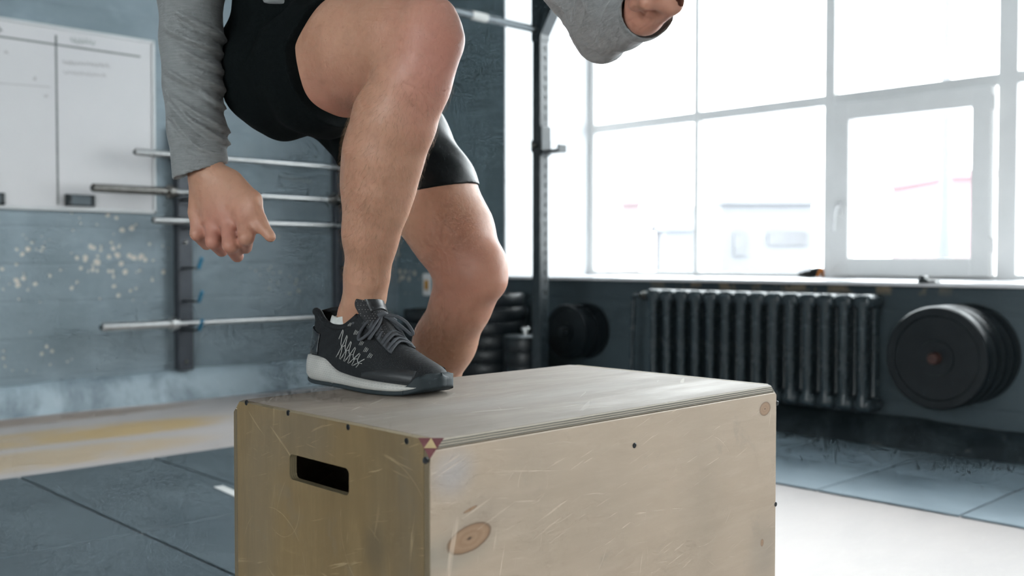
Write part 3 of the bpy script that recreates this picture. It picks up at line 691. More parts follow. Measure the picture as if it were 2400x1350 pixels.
peg_stack(2192, 840, 3.95, (.085, .085, .085, .082), .2075, ['black bumper plate flush against the wall, %s of the stack beside the radiator' % 'innermost', 'black bumper plate second from the wall in the stack beside the radiator', 'black bumper plate third from the wall in the stack beside the radiator', 'black bumper plate facing the room, outermost of the stack beside the radiator'], 'bumper plates on the wall peg', 'rusty wall peg through the plates beside the radiator')
peg_stack(1322, 778, 4.08, (.1, .1), .155, ['small black plate against the wall behind the rig post', 'small black plate facing the room behind the rig post'], 'small plates on the wall peg behind the rig', 'wall peg through the small plates behind the rig post', M['black_metal'])
def floor_stack(c, n, th, Rr, name, group, seed):
    rs = np.random.RandomState(seed); nm = ['lowest', 'second lowest', 'third lowest', 'fourth lowest', 'fifth lowest', 'sixth lowest', 'seventh lowest', 'topmost']
    for i in range(n):
        lb = ('topmost' if i == n - 1 else nm[i]); bumper((c[0] + rs.uniform(-.012, .012), c[1] + rs.uniform(-.012, .012), .0085 + i * th), (0, 0, 1), Rr * (1 - rs.choice([0, .04, .08]) * (i > 2)), th - .001, '%s black plate in the %s' % (lb, name), group)
c1 = at(1150, 700, 5.8); n1 = 8; floor_stack(c1, n1, (hit(1150, 690, 0, c1[0])[2]) / n1, .222, 'flat stack beside the rig post', 'plates stacked flat beside the rig', 4)
c2 = at(1022, 700, 6.12); floor_stack(c2, 7, .51 / 7, .222, 'flat stack behind both legs', 'plates stacked flat behind the legs', 6)
c3 = at(1232, 790, 5.45); zt = at(1232, 790, 5.45)[2] - .008
pin = empty('loading_pin', (c3[0], c3[1], .0085)); tag(pin, 'upright loading pin with a chrome knob beside the rig post', 'loading pin')
lathe('rod', [(.0001, zt + .05), (.016, zt + .05), (.016, .012), (.1, .011), (.1, 0), (.0001, 0)], (0, 0, 0), (0, 0, 1), M['steel_dark'], pin, 20)
lathe('knob', [(.0001, .045), (.022, .044), (.026, .036), (.026, .028), (.017, .022), (.016, 0)], (0, 0, zt + .01), (0, 0, 1), M['chrome'], pin, 20)
lathe('cap_disc', [(.0001, .006), (.112, .006), (.118, .003), (.118, 0), (.0001, 0)], (0, 0, zt + .004), (0, 0, 1), simple('grey_cap', (.16, .18, .19), (.12, .14, .15), 20, .3, .5), pin, 36)
nn = 5; th = (zt - .012) / nn
for i in range(nn): bumper((c3[0], c3[1], .0085 + .012 + i * th), (0, 0, 1), .12, th - .001, '%s small plate on the upright loading pin' % ['lowest', 'second lowest', 'middle', 'second highest', 'topmost'][i], 'small plates on the loading pin')

# ------------------------------------------------------------------ radiator
ya, yb_ = hit(1534, 700, 0, 4.15)[1], hit(2062, 700, 0, 4.15)[1]; NS = 14; pw = (ya - yb_) / NS
zt_, zb_ = hit(1800, 684, 0, 4.13)[2], .155
rado = np.array([4.135, (ya + yb_) / 2, zb_]); rad = empty('radiator', rado); tag(rad, 'black cast iron radiator with fourteen sections under the window sill', 'radiator')
H = zt_ - zb_
def rad_section():
    bm = bmesh.new(); w2 = pw / 2
    bm_box(bm, (-.072, -w2 + .0015, H - .062), (.07, w2 - .0015, H), .024, 4); bm_box(bm, (-.068, -w2 + .001, 0), (.068, w2 - .001, .065), .026, 4)
    for x in (-.048, .048):
        V, F = tube_geo([(x, 0, .03), (x, 0, .1), (x, 0, H - .1), (x, 0, H - .03)], [.03, .021, .021, .031], 12)
        vs = [bm.verts.new(v) for v in V]; [bm.faces.new([vs[i] for i in f]) for f in F]
    bm_box(bm, (-.045, -.008, .03), (.045, .008, H - .03), .003, 1)
    bm_box(bm, (-.072, -.010, .05), (-.06, .010, H - .05), .005, 2)
    return bm
s0 = from_bm('section', rad_section(), M['iron'], rad, True)
md = s0.modifiers.new('edge', 'EDGE_SPLIT'); md.split_angle = R(40)
for i in range(NS):
    o = s0 if i == 0 else s0.copy()
    if i: COL.objects.link(o)
    o.location = (0, ya - rado[1] - pw * (i + .5), 0)
for yy in (ya - rado[1] - pw * 1.5, yb_ - rado[1] + pw * 1.5):
    box('wall_bracket', (.02, yy - .012, .005), (.164, yy + .012, .03), M['iron'], rad, .004)
tube('pipe', spline([(0, ya - rado[1] - .02, H - .035), (0, ya - rado[1] + .09, H - .035), (.01, ya - rado[1] + .13, H - .045), (.015, ya - rado[1] + .14, H - .09), (.02, ya - rado[1] + .155, .1), (.02, ya - rado[1] + .16, -zb_ + .0)], 40), .013, M['iron'], rad, 10)
lathe('valve', [(.0001, .0), (.02, 0), (.022, .03), (.016, .045), (.0001, .045)], (0, ya - rado[1] + .03, H - .035), (0, 1, 0), M['steel_dark'], rad, 12)

# ------------------------------------------------------------------ small things on the sill and wall
p = hit(1898, 640, 0, 4.93); o = np.array([4.93, p[1], ZS])
bm = bmesh.new(); bmesh.ops.create_icosphere(bm, subdivisions=3, radius=1)
for v in bm.verts:
    x, y, z = v.co
    v.co = Vector((x * .045, y * .07, max(0, (z * .5 + .5) * (.030 + .026 * (.5 - y * .8) ** 2 * 1.2 + .008 * math.sin(9 * y + 3 * x)))))
gl = empty('crumpled_glove', o); tag(gl, 'crumpled black glove with an orange edge lying on the sill', 'glove')
from_bm('palm', bm, simple('black_glove', (.012, .016, .016), (.02, .024, .024), 40, .8), gl, True)
tube('orange_cuff', spline([(-.03, -.062, .006), (-.02, -.068, .035), (.0, -.066, .05), (.02, -.066, .034), (.03, -.06, .006)], 16), .008, simple('orange_knit', (.5, .16, .03), None, 60, .8), gl, 8)
p = hit(2168, 652, 0, 4.25); o = np.array([4.24, p[1], ZS])
cl = empty('black_clip', o); tag(cl, 'small black clip on the front edge of the sill under the casement', 'clip')
box('jaw', (-.035, -.03, -.001), (.04, .012, .013), M['black_metal'], cl, .003); box('lever', (-.034, -.016, .012), (.012, .006, .03), M['black_metal'], cl, .004)
box('grey_pad', (-.03, -.06, .0), (.03, -.032, .012), simple('clip_grey', (.3, .31, .31)), cl, .003)
p = hit(1003, 667, 0, XW); o = np.array([XW, p[1], p[2]])
pt = empty('wall_plate', o); tag(pt, 'white wall plate with an orange sticker behind the trailing knee', 'wall plate')
box('cover', (-.014, -.042, -.075), (0, .042, .075), M['white_paint'], pt, .008, 3); box('sticker', (-.0155, -.02, -.035), (-.0138, .02, .03), simple('orange_sticker', (.62, .3, .03), None, 40, .6), pt, 0)

# ------------------------------------------------------------------ implicit surfaces -> one continuous mesh
def surface_nets(f, lo, hi, h, blk=4, margin=3.0):
    lo = np.asarray(lo, float); n = (np.ceil((np.asarray(hi) - lo) / h / blk).astype(int)) * blk
    nb = n // blk
    bi = np.stack(np.meshgrid(*[np.arange(k) for k in nb], indexing='ij'), -1).reshape(-1, 3)
    fc = f(lo + (bi * blk + (blk - 1) / 2) * h)
    act = np.abs(fc) < (blk * .87 + margin) * h
    vals = np.repeat(np.repeat(np.repeat(np.where(fc < 0, -1., 1.).reshape(nb).astype(np.float32), blk, 0), blk, 1), blk, 2)
    off = np.stack(np.meshgrid(*[np.arange(blk)] * 3, indexing='ij'), -1).reshape(-1, 3)
    ids = (bi[act][:, None, :] * blk + off[None]).reshape(-1, 3)
    out = np.empty(len(ids), np.float32)
    for i in range(0, len(ids), 400000): out[i:i + 400000] = f(lo + ids[i:i + 400000] * h)
    vals[ids[:, 0], ids[:, 1], ids[:, 2]] = out
    s = vals < 0
    c = [s[i:n[0] - 1 + i, j:n[1] - 1 + j, k:n[2] - 1 + k] for i in (0, 1) for j in (0, 1) for k in (0, 1)]
    an = c[0].copy(); al = c[0].copy()
    for q in c[1:]: an |= q; al &= q
    cells = np.argwhere(an & ~al)
    idx = np.full(an.shape, -1, np.int32); idx[cells[:, 0], cells[:, 1], cells[:, 2]] = np.arange(len(cells))
    cor = np.array([(i, j, k) for i in (0, 1) for j in (0, 1) for k in (0, 1)])
    cv = np.stack([vals[cells[:, 0] + a, cells[:, 1] + b, cells[:, 2] + d] for a, b, d in cor], 1)
    acc = np.zeros((len(cells), 3)); cnt = np.zeros(len(cells))
    for a in range(8):
        for b in range(a + 1, 8):
            if np.abs(cor[a] - cor[b]).sum() != 1: continue
            m = (cv[:, a] < 0) != (cv[:, b] < 0); va, vb = cv[m, a], cv[m, b]; t = va / (va - vb)
            acc[m] += cor[a] + (cor[b] - cor[a]) * t[:, None]; cnt[m] += 1
    V = lo + (cells + acc / cnt[:, None]) * h
    F = []
    for ax in range(3):
        u, v = [(1, 2), (2, 0), (0, 1)][ax]
        sl0 = [slice(None)] * 3; sl1 = [slice(None)] * 3; sl0[ax] = slice(0, -1); sl1[ax] = slice(1, None)
        e = np.argwhere(s[tuple(sl0)] != s[tuple(sl1)])
        e = e[(e[:, u] > 0) & (e[:, v] > 0) & (e[:, u] < n[u] - 1) & (e[:, v] < n[v] - 1)]
        du = np.zeros(3, int); du[u] = 1; dw = np.zeros(3, int); dw[v] = 1
        q = [e - du - dw, e - dw, e, e - du]
        q = np.stack([idx[x[:, 0], x[:, 1], x[:, 2]] for x in q], 1); ins = s[e[:, 0], e[:, 1], e[:, 2]]
        q[~ins] = q[~ins][:, ::-1]; F.append(q[(q >= 0).all(1)])
    return V, np.concatenate(F)
def np_mesh(name, V, F, mat, parent, origin):
    V = V - np.asarray(origin); me = bpy.data.meshes.new(name)
    me.vertices.add(len(V)); me.vertices.foreach_set('co', V.astype(np.float32).ravel())
    me.loops.add(F.size); me.loops.foreach_set('vertex_index', F.astype(np.int32).ravel())
    me.polygons.add(len(F)); me.polygons.foreach_set('loop_start', np.arange(0, F.size, 4, dtype=np.int32))
    me.polygons.foreach_set('use_smooth', np.ones(len(F), bool)); me.update(calc_edges=True); me.validate()
    me.materials.append(mat); o = bpy.data.objects.new(name, me); COL.objects.link(o); o.parent = parent; return o
def smin(a, b, k):
    h = np.clip(.5 + .5 * (b - a) / k, 0, 1); return b + (a - b) * h - k * h * (1 - h)
def capd(p, a, b, ra, rb):
    ab = b - a; t = np.clip((p - a) @ ab / (ab @ ab), 0, 1); return np.linalg.norm(p - a - t[:, None] * ab, axis=1) - (ra + (rb - ra) * t)
def ell(p, c, r):
    q = (p - np.asarray(c)) / np.asarray(r); k = np.linalg.norm(q, axis=1); return (k - 1) * min(r)
class Grp:
    """chain of tapered capsules or ellipsoids with a bounding box; far points cost nothing"""
    def __init__(s, pts=None, rad=None, k=.012, ells=(), infl=0.):
        s.pts = [np.asarray(p, float) for p in (pts or [])]; s.rad = [x + infl for x in (rad or [])]; s.k = k; s.ells = [(c, tuple(x + infl for x in r)) for c, r in ells]
        A = [p - r for p, r in zip(s.pts, s.rad)] + [np.subtract(c, r) for c, r in s.ells]; B = [p + r for p, r in zip(s.pts, s.rad)] + [np.add(c, r) for c, r in s.ells]
        s.lo = np.min(A, 0) - .07; s.hi = np.max(B, 0) + .07
    def __call__(s, p):
        out = np.full(len(p), .12); m = ((p > s.lo) & (p < s.hi)).all(1)
        if not m.any(): return out
        q = p[m]; d = None
        for i in range(len(s.pts) - 1):
            e = capd(q, s.pts[i], s.pts[i + 1], s.rad[i], s.rad[i + 1]); d = e if d is None else smin(d, e, s.k)
        for c, r in s.ells:
            e = ell(q, c, r); d = e if d is None else smin(d, e, s.k)
        out[m] = np.minimum(d, .12); return out
def chain(*q, k=.012, infl=0.): return Grp([a for a, r in q], [r for a, r in q], k, infl=infl)

# ------------------------------------------------------------------ person: joints
HEEL = np.array([.996, 1.532, BZ]); TOE = np.array([1.008, 1.216, BZ])
RK, RHIP = at(1003, 98, 1.555), at(668, 190, 1.86)
LHIP = np.array([1.17, 1.665, 1.15]); LK = at(1105, 638, 1.97); LA = at(975, 1015, 2.14)
RSH, LSH = np.array([.865, 1.50, 1.53]), np.array([1.225, 1.31, 1.50])
low_r = chain((np.array([1.0, 1.455, .665]), .028), (at(843, 735, 1.725), .0335), (at(855, 695, 1.705), .0335), (at(859, 650, 1.69), .0355), (at(868, 550, 1.66), .0435), (at(889, 430, 1.625), .0565), (at(899, 360, 1.61), .0615), (at(922, 280, 1.595), .0625), (at(966, 190, 1.575), .0575), (RK, .052), k=.016)
shin_r = chain((at(883, 650, 1.672), .012), (at(918, 500, 1.625), .017), (at(972, 300, 1.575), .024), (at(1030, 140, 1.545), .024), k=.02)
foot_r = chain((np.array([1.0, 1.47, .655]), .028), (np.array([1.003, 1.36, .65]), .03), (np.array([1.006, 1.27, .635]), .02), k=.02)
calf_r = Grp(ells=[(at(862, 385, 1.655), (.040, .040, .10))])
pat_r = chain((at(1014, 50, 1.55), .036), (at(1046, 92, 1.54), .022), k=.02)
up_r = chain((at(998, 84, 1.56), .054), (at(930, 92, 1.62), .074), (at(850, 112, 1.68), .088), (at(762, 160, 1.76), .095), (RHIP, .093), k=.03)
up_l = chain((LHIP, .098), (at(925, 330, 2.0), .097), (at(1003, 450, 1.985), .090), (at(1060, 545, 1.98), .078), (LK, .064), k=.03)
low_l = chain((LK, .062), (at(1082, 710, 1.99), .0585), (at(1043, 800, 2.04), .0615), (at(1010, 885, 2.08), .055), (at(982, 985, 2.13), .04), (LA, .036), k=.02)
pat_l = chain((at(1138, 618, 1.945), .035), (at(1148, 660, 1.94), .028), k=.02)
fu = np.array([.02, -.66, -.75]); fu /= np.linalg.norm(fu); fup = np.array([0, -.75, .66]); fup -= fu * (fup @ fu); fup /= np.linalg.norm(fup)
foot_l = chain((LA, .034), (LA - fup * .05 + fu * .02, .03), (LA - fup * .06 + fu * .16, .02), k=.02)
pelvis = Grp(ells=[((1.078, 1.68, 1.19), (.16, .12, .115))])
torso = Grp(ells=[((1.07, 1.60, 1.34), (.148, .11, .15)), ((1.05, 1.49, 1.50), (.168, .118, .16))], k=.06)
girdle = chain((RSH, .058), (np.array([1.04, 1.42, 1.56]), .075), (LSH, .058), k=.04)
neck = chain((np.array([1.04, 1.40, 1.60]), .055), (np.array([1.03, 1.27, 1.76]), .052), k=.03)
head = Grp(ells=[((1.03, 1.215, 1.85), (.073, .094, .108)), ((1.03, 1.165, 1.795), (.052, .055, .062)), ((1.03, 1.105, 1.83), (.012, .022, .02)), ((1.03, 1.115, 1.782), (.022, .012, .008)), ((1.105, 1.225, 1.835), (.010, .02, .032)), ((.955, 1.225, 1.835), (.010, .02, .032))], k=.015)
arm_r = chain((RSH, .05), (at(446, -15, 1.815), .034), (at(456, 140, 1.815), .034), (at(474, 330, 1.795), .028), (at(486, 405, 1.785), .028), k=.014)
LE, LW = at(1405, 82, 1.70), at(1512, 30, 1.45)
arm_l = chain((LSH, .05), (at(1350, -20, 1.75), .03), (LE, .026), ((LE * .6 + LW * .4), .029), (LW, .0265), k=.012)
hr = [[(462, 498, 1.80), (462, 548, 1.79), (484, 574, 1.825)], [(497, 512, 1.78), (500, 566, 1.76), (520, 588, 1.80)], [(534, 511, 1.76), (540, 574, 1.735), (556, 600, 1.785)], [(570, 500, 1.745), (577, 556, 1.718), (576, 580, 1.765)]]
hand_parts = []
for i, fg in enumerate(hr):
    K = at(*fg[0]); r0 = (.0130, .0142, .0146, .0142)[i]
    hand_parts.append((chain((at(470 + i * 18, 418, 1.795 - .008 * i), .019), (K, r0 + .003), k=.01), .02))
    hand_parts.append((chain((K, r0 + .0005), (at(*fg[1]), r0 - .0012), (at(*fg[2]), r0 - .003), k=.006), .007))
hand_parts.append((chain((at(495, 425, 1.792), .026), (at(520, 490, 1.778), .024), k=.01), .02))
hand_parts.append((chain((at(545, 425, 1.77), .019), (at(590, 470, 1.745), .0165), (at(607, 520, 1.73), .0125), (at(634, 555, 1.722), .0095), k=.01), .014))
hand_parts.append((chain((at(490, 530, 1.82), .017), (at(560, 548, 1.795), .017), k=.01), .012))
hand_parts.append((chain((at(500, 545, 1.795), .0145), (at(570, 545, 1.762), .0145), k=.01), .008))
# closed left fist, knuckle row upright, fingers folded to the palm side
fd = (LW - LE); fd /= np.linalg.norm(fd); fs = np.array([0, 0, 1.]) - fd * fd[2]; fs /= np.linalg.norm(fs); fn = np.cross(fs, fd)
if fn[0] > 0: fn = -fn
FC = LW + fd * .048 + fs * .030
for i in range(4):
    o = fs * (.032 - i * .0205); r0 = (.0125, .0128, .0122, .011)[i]
    K = FC + fd * .036 + o - fn * .012
    hand_parts.append((chain((LW + fs * (.02 - i * .01), .02), (K, r0 + .003), k=.01), .015))
    hand_parts.append((chain((K, r0), (FC + fd * .042 + o + fn * .026, r0 - .0008), (FC + fd * .010 + o * .96 + fn * .032, r0 - .002), (FC + fd * .002 + o * .95 + fn * .016, r0 - .003), k=.005), .005))
hand_parts.append((chain((FC - fd * .02 + fn * .012, .026), (FC + fd * .02, .026), k=.01), .015))
hand_parts.append((chain((LW + fs * .02 + fn * .012, .017), (FC + fs * .04 + fn * .03, .014), (FC + fd * .035 + fs * .030 + fn * .043, .011), k=.008), .008))
def body_f(p):
    leg = smin(smin(smin(low_r(p), shin_r(p), .022), calf_r(p), .03), foot_r(p), .02)
    leg = smin(smin(leg, up_r(p), .014), pat_r(p), .022)
    ll = smin(smin(low_l(p), up_l(p), .03), smin(pat_l(p), foot_l(p), .01), .03)
    d = smin(smin(leg, pelvis(p), .04), ll, .035)
    d = smin(d, torso(p), .05); d = smin(d, girdle(p), .05); d = smin(d, smin(neck(p), head(p), .02), .04)
    ar, al = arm_r(p), arm_l(p)
    for g, k in hand_parts:
        if g.lo[0] > 1.02: al = smin(al, g(p), k)
        else: ar = smin(ar, g(p), k)
    return smin(smin(d, ar, .012), al, .012)
def wr(p, amp, *waves):
    s = 0
    for (v, ph, a) in waves: s = s + a * np.sin(p @ np.asarray(v, float) + ph)
    return amp * s
def rot_skin():
    t = NT('skin'); o = PER
    n = t.noise(9, 5, .6); n2 = t.noise(60, 4, .6); n3 = t.noise(240, 3, .6)
    c = t.mix(t.rng(n, .35, .65), (.475, .265, .178), (.41, .215, .14))
    c = t.mix(t.rng(n2, .5, .75, 0, .3), c, (.30, .155, .10))
    for (p, r, k) in ((at(1040, 90, 1.52), (.07, .08, .1), .55), (at(1010, 220, 1.53), (.05, .05, .08), .35), (LK, (.09, .09, .09), .55), (at(530, 560, 1.77), (.07, .07, .06), .65), (at(780, 260, 1.70), (.1, .1, .07), .4), (at(1535, 0, 1.42), (.08, .08, .08), .5)):
        m, _ = t.ell(np.asarray(p) - o, r, .8); c = t.mix(t.math('MULTIPLY', m, k), c, (.45, .19, .15))
    t.set(Base_Color=c, Roughness=t.rng(n2, .3, .7, .42, .56)); b = t.b
    b.inputs['Subsurface Weight'].default_value = .25; b.inputs['Subsurface Radius'].default_value = (1, .35, .2); b.inputs['Subsurface Scale'].default_value = .008
    b.inputs['Specular IOR Level'].default_value = .4
    t.bump(t.math('ADD', t.math('MULTIPLY', n2, .6), t.math('MULTIPLY', n3, .5)), .25, .0016); return t.m
PER = np.array([1.0, 1.36, BZ])
person = empty('person', PER); tag(person, 'person in grey long-sleeved top and black shorts stepping onto the plywood box', 'person')
bV, bF = surface_nets(body_f, (.70, .82, .28), (1.46, 1.98, 2.0), .004)
body = np_mesh('body', bV, bF, rot_skin(), person, PER)
body['label'] = 'bare legs and hands'

# ------------------------------------------------------------------ clothes
def fabric(name, c1, c2, stripes, rough, sheen=0., bump=.3, spec=.25):
    t = NT(name); n = t.noise(130, 4, .65, t.map(scale=stripes)); n2 = t.noise(12, 4); n3 = t.noise(700, 2, .5)
    c = t.mix(t.rng(n, .35, .65), c1, c2); t.set(Base_Color=t.mix(t.rng(n2, .3, .8, 0, .25), c, tuple(x * .8 for x in c1)), Roughness=rough)
    t.b.inputs['Sheen Weight'].default_value = sheen; t.b.inputs['Specular IOR Level'].default_value = spec; t.bump(t.math('ADD', n, n3), bump, .0015); return t.m
M['shirt'] = fabric('heather_grey_knit', (.245, .255, .255), (.195, .206, .208), (.3, .3, 3.4), .85, .2)
M['shorts'] = fabric('black_shorts_cloth', (.0035, .0055, .006), (.005, .0075, .008), (1, 1, 1), .85, .0, .3, .08)
M['tights'] = fabric('black_tights', (.0045, .0065, .0072), (.0065, .0085, .0092), (1, 1, 1), .4, .0, .15, .14)
sl_r = chain((RSH, .072), (at(446, -20, 1.815), .0565), (at(448, 90, 1.815), .054), (at(453, 200, 1.81), .051), (at(463, 310, 1.80), .050), (at(472, 445, 1.79), .0475), k=.012)
ca_r = chain((at(468, 350, 1.80), .026), (at(471, 400, 1.79), .037), (at(475, 470, 1.785), .038), k=.01)
sl_l = chain((LSH, .072), (at(1343, -30, 1.75), .049), (at(1411, 92, 1.70), .037), (at(1458, 52, 1.60), .041), (at(1535, 15, 1.42), .040), k=.016)
bend_l = chain((at(1400, 50, 1.69), .042), (at(1430, -5, 1.64), .052), k=.02)
ca_l = chain((at(1490, 38, 1.52), .030), (at(1520, 22, 1.455), .0365), (at(1560, 0, 1.38), .037), k=.01)
CR, NR = at(470, 400, 1.79), np.array([*(RT * .31 + FW * .1), -.94]); CL_, NL = at(1516, 24, 1.455), fd * .9 + np.array([0, 0, -.15])
shirt_t = Grp(ells=[((1.07, 1.60, 1.34), (.168, .132, .17)), ((1.05, 1.49, 1.50), (.186, .138, .18)), ((1.09, 1.46, 1.375), (.13, .13, .12))], k=.06)
gird_s = chain((RSH, .074), (np.array([1.04, 1.42, 1.56]), .09), (LSH, .074), k=.04)
axr = at(450, 100, 1.815) - at(470, 400, 1.79); axr /= np.linalg.norm(axr)
e1 = np.array([*RT, 0.]) - axr * np.dot([*RT, 0.], axr); e1 /= np.linalg.norm(e1); e2 = np.cross(axr, e1)
FOLDS = []
for (x0, y0, x1, y1, sg, a) in ((372, 150, 470, 205, .008, 4.5), (400, 225, 535, 300, .008, 5), (380, 210, 500, 322, .009, 5), (425, 118, 525, 150, .007, 4), (418, 85, 530, 104, .007, 3.5), (410, 28, 530, 70, .008, 4.5), (428, 330, 520, 362, .008, 4.5), (390, 260, 470, 345, .009, 3.5), (470, 215, 540, 238, .007, 3), (430, 170, 532, 192, .007, 3), (470, 290, 545, 330, .008, 3.5), (395, 395, 470, 400, .008, 2), (380, 60, 430, 80, .008, 3)):
    P0, P1 = at(x0, y0, 1.76) - CR, at(x1, y1, 1.76) - CR
    FOLDS.append((P0 @ e1, P0 @ axr, P1 @ e1, P1 @ axr, sg * .85, a * .0019))
def folds_r(p):
    """single drag folds, each a soft ridge with a groove under it, running down round the forearm"""
    q = p - CR; s_ = q @ axr; x = q @ e1; y = q @ e2; ph = np.arctan2(y, x); g = 0
    back = .35 + .65 * (np.cos(ph - np.arctan2((-FW[0] * e2[0] - FW[1] * e2[1]), (-FW[0] * e1[0] - FW[1] * e1[1]))) > -.3)
    for (xa, sa, xb, sb, sg, a) in FOLDS:
        t_ = (x - xa) / (xb - xa); c_ = sa + (sb - sa) * t_ - .006 * np.sin(np.pi * np.clip(t_, 0, 1)); win = np.clip(np.minimum(t_ + .1, 1.05 - t_) * 3.5, 0, 1); d_ = (s_ - c_) / sg
        g = g + a * win * (np.exp(-d_ ** 2) - .7 * np.exp(-(d_ + 1.5) ** 2))
    return (g * back + .0012 * np.sin(38 * s_ + 2 * ph) * np.sin(21 * s_ - ph)) * np.clip((s_ - .005) * 30, 0, 1)
def folds_l(p):
    q = p - LE; r = np.linalg.norm(q, axis=1); a = np.arctan2(q @ fd, q[:, 2]); return .0022 * (1 - np.abs(np.sin(a * 5 + r * 30))) ** 2 * np.clip(r * 14, 0, 1)
def shirt_f(p):
    t_ = smin(shirt_t(p), gird_s(p), .05) - wr(p, .002, ((40, 20, 50), 0, 1), ((-30, 50, 25), 1, 1))
    t_ = np.maximum(t_, 1.245 + .09 * (p[:, 1] - 1.35) - p[:, 2])
    r = sl_r(p); m = r < .05; r[m] -= folds_r(p[m]); r = np.maximum(r, (p - CR) @ NR - .0015 * np.sin(p @ np.array([60, 90, 0]))); r = np.maximum(r, -ca_r(p))
    l = smin(sl_l(p), bend_l(p), .03); m = l < .05; l[m] -= folds_l(p[m]); l = np.maximum(l, (p - CL_) @ NL); l = np.maximum(l, -ca_l(p))
    return smin(smin(t_, r, .02), l, .02)
V, F = surface_nets(shirt_f, (.70, .86, .90), (1.44, 1.86, 1.74), .0036); shirt = np_mesh('long_sleeved_top', V, F, M['shirt'], person, PER)
HMR = at(806, 148, 1.722); TR = RK - RHIP; TR /= np.linalg.norm(TR)
sh_r = chain((RHIP, .106), (at(765, 162, 1.755), .1085), (at(850, 124, 1.68), .1085), k=.03)
sh_l = chain((LHIP, .114), (at(930, 330, 2.0), .114), (at(985, 415, 1.99), .112), k=.03)
sh_p = Grp(ells=[((1.078, 1.675, 1.195), (.176, .136, .132)), ((1.075, 1.61, 1.30), (.168, .15, .10))], k=.05)
TL_ = at(1010, 450, 1.985) - LHIP; TL_ /= np.linalg.norm(TL_); HML = at(905, 300, 2.0)
def shorts_f(p):
    r = np.maximum(sh_r(p), (p - HMR) @ TR - .55 * np.maximum(0, p[:, 2] - HMR[2] - .015)); l = np.maximum(sh_l(p), (p - HML) @ TL_)
    d = smin(smin(r, sh_p(p), .04), l, .03); d = np.maximum(d, p[:, 2] - 1.36)
    d = d - wr(p, .0022, ((0, 60, 35), 0, 1), ((25, -45, 60), 1.3, 1), ((70, 20, -20), 2.2, .7))
    return d
V, F = surface_nets(shorts_f, (.78, 1.2, .92), (1.40, 1.92, 1.44), .0036); np_mesh('shorts', V, F, M['shorts'], person, PER)
HT, NTt = at(1050, 447, 1.98), np.array([*(RT * .19 - FW * .05), -.97])
def tights_f(p):
    return np.maximum(up_l(p) - .0045 - wr(p, .0006, ((80, 30, 90), 0, 1)), (p - HT) @ NTt)
V, F = surface_nets(tights_f, (1.0, 1.3, .80), (1.48, 1.82, 1.32), .0036); np_mesh('compression_tights', V, F, M['tights'], person, PER)
tb = spline([HT + np.array([*(RT * a), 0]) * .0 + at(px, py, d) for (px, py, d, a) in ((1108, 402, 1.905, 0), (1117, 416, 1.90, 0), (1124, 431, 1.90, 0))], 8)
# hair cap and eyes
hair = Grp(ells=[((1.03, 1.228, 1.868), (.082, .098, .105))])
V, F = surface_nets(lambda p: np.maximum(hair(p) - wr(p, .002, ((200, 90, 60), 0, 1), ((-80, 150, 120), 1, 1)), np.maximum(1.86 - .9 * (p[:, 1] - 1.15) - p[:, 2], -(p[:, 2] - 1.80))), (.92, 1.10, 1.76), (1.14, 1.36, 2.0), .004)
np_mesh('hair', V, F, simple('brown_hair', (.06, .035, .02), (.1, .06, .035), 60, .6), person, PER)
for sx in (-1, 1):
    lathe('eye', [(.011 * math.sin(math.pi * i / 10), -.011 * math.cos(math.pi * i / 10)) for i in range(11)], np.array([1.03 + sx * .03, 1.128, 1.846]) - PER, (0, -1, 0), simple('eye_white', (.7, .7, .68), None, 5, .2), person, 14)
# fine leg hair on the near leg
rs = np.random.RandomState(11)
nrm = np.zeros_like(bV); a_, b_, c_ = bV[bF[:, 0]], bV[bF[:, 1]], bV[bF[:, 2]]; fnm = np.cross(b_ - a_, c_ - a_)
for k in range(4): np.add.at(nrm, bF[:, k], fnm)
nrm /= np.linalg.norm(nrm, axis=1)[:, None] + 1e-12
dz = bV[:, 2]; legm = (bV[:, 1] < 1.56) & (dz > .785) & (dz < 1.27) & (bV[:, 0] < 1.09) & (bV[:, 1] > 1.05)
legm &= (low_r(bV) < .02) | (shin_r(bV) < .015) | ((up_r(bV) < .012) & (((bV - HMR) @ TR) > .03))
cand = np.where(legm)[0]; pick = rs.choice(cand, 7000)
HV = []; HF = []
ax_leg = np.array([.0, .35, -.92])
for i in pick:
    n = nrm[i]; up_thigh = dz[i] > 1.09; p = bV[i] + rs.uniform(-.002, .002, 3) * (1 - np.abs(n))
    if up_thigh and rs.rand() < .6: continue
    dn = (np.array([0, -.5, -.6]) if up_thigh else ax_leg) + rs.normal(0, .35, 3); dn -= n * (dn @ n); dn /= np.linalg.norm(dn) + 1e-9
    L = rs.uniform(.006, .017) * (.6 if up_thigh else 1); d0 = n * .55 + dn * .8; d1 = n * .12 + dn
    q0, q1, q2 = p - n * .001, p + d0 * L * .5, p + d0 * L * .5 + d1 * L * .5
    s1 = np.cross(n, dn) * (.00007 if up_thigh else .00009); s2 = n * .00008; b0 = len(HV)
    HV += [q0 + s1, q0 - s1, q0 + s2, q1 + s1 * .8, q1 - s1 * .8, q1 + s2 * .8, q2]
    HF += [(b0, b0 + 1, b0 + 4, b0 + 3), (b0 + 1, b0 + 2, b0 + 5, b0 + 4), (b0 + 2, b0, b0 + 3, b0 + 5), (b0 + 3, b0 + 4, b0 + 6), (b0 + 4, b0 + 5, b0 + 6), (b0 + 5, b0 + 3, b0 + 6)]
lh = mesh('leg_hair', HV, HF, simple('leg_hair_brown', (.2, .115, .065), (.3, .19, .11), 200, .5), person, False, PER); lh['kind'] = 'stuff'

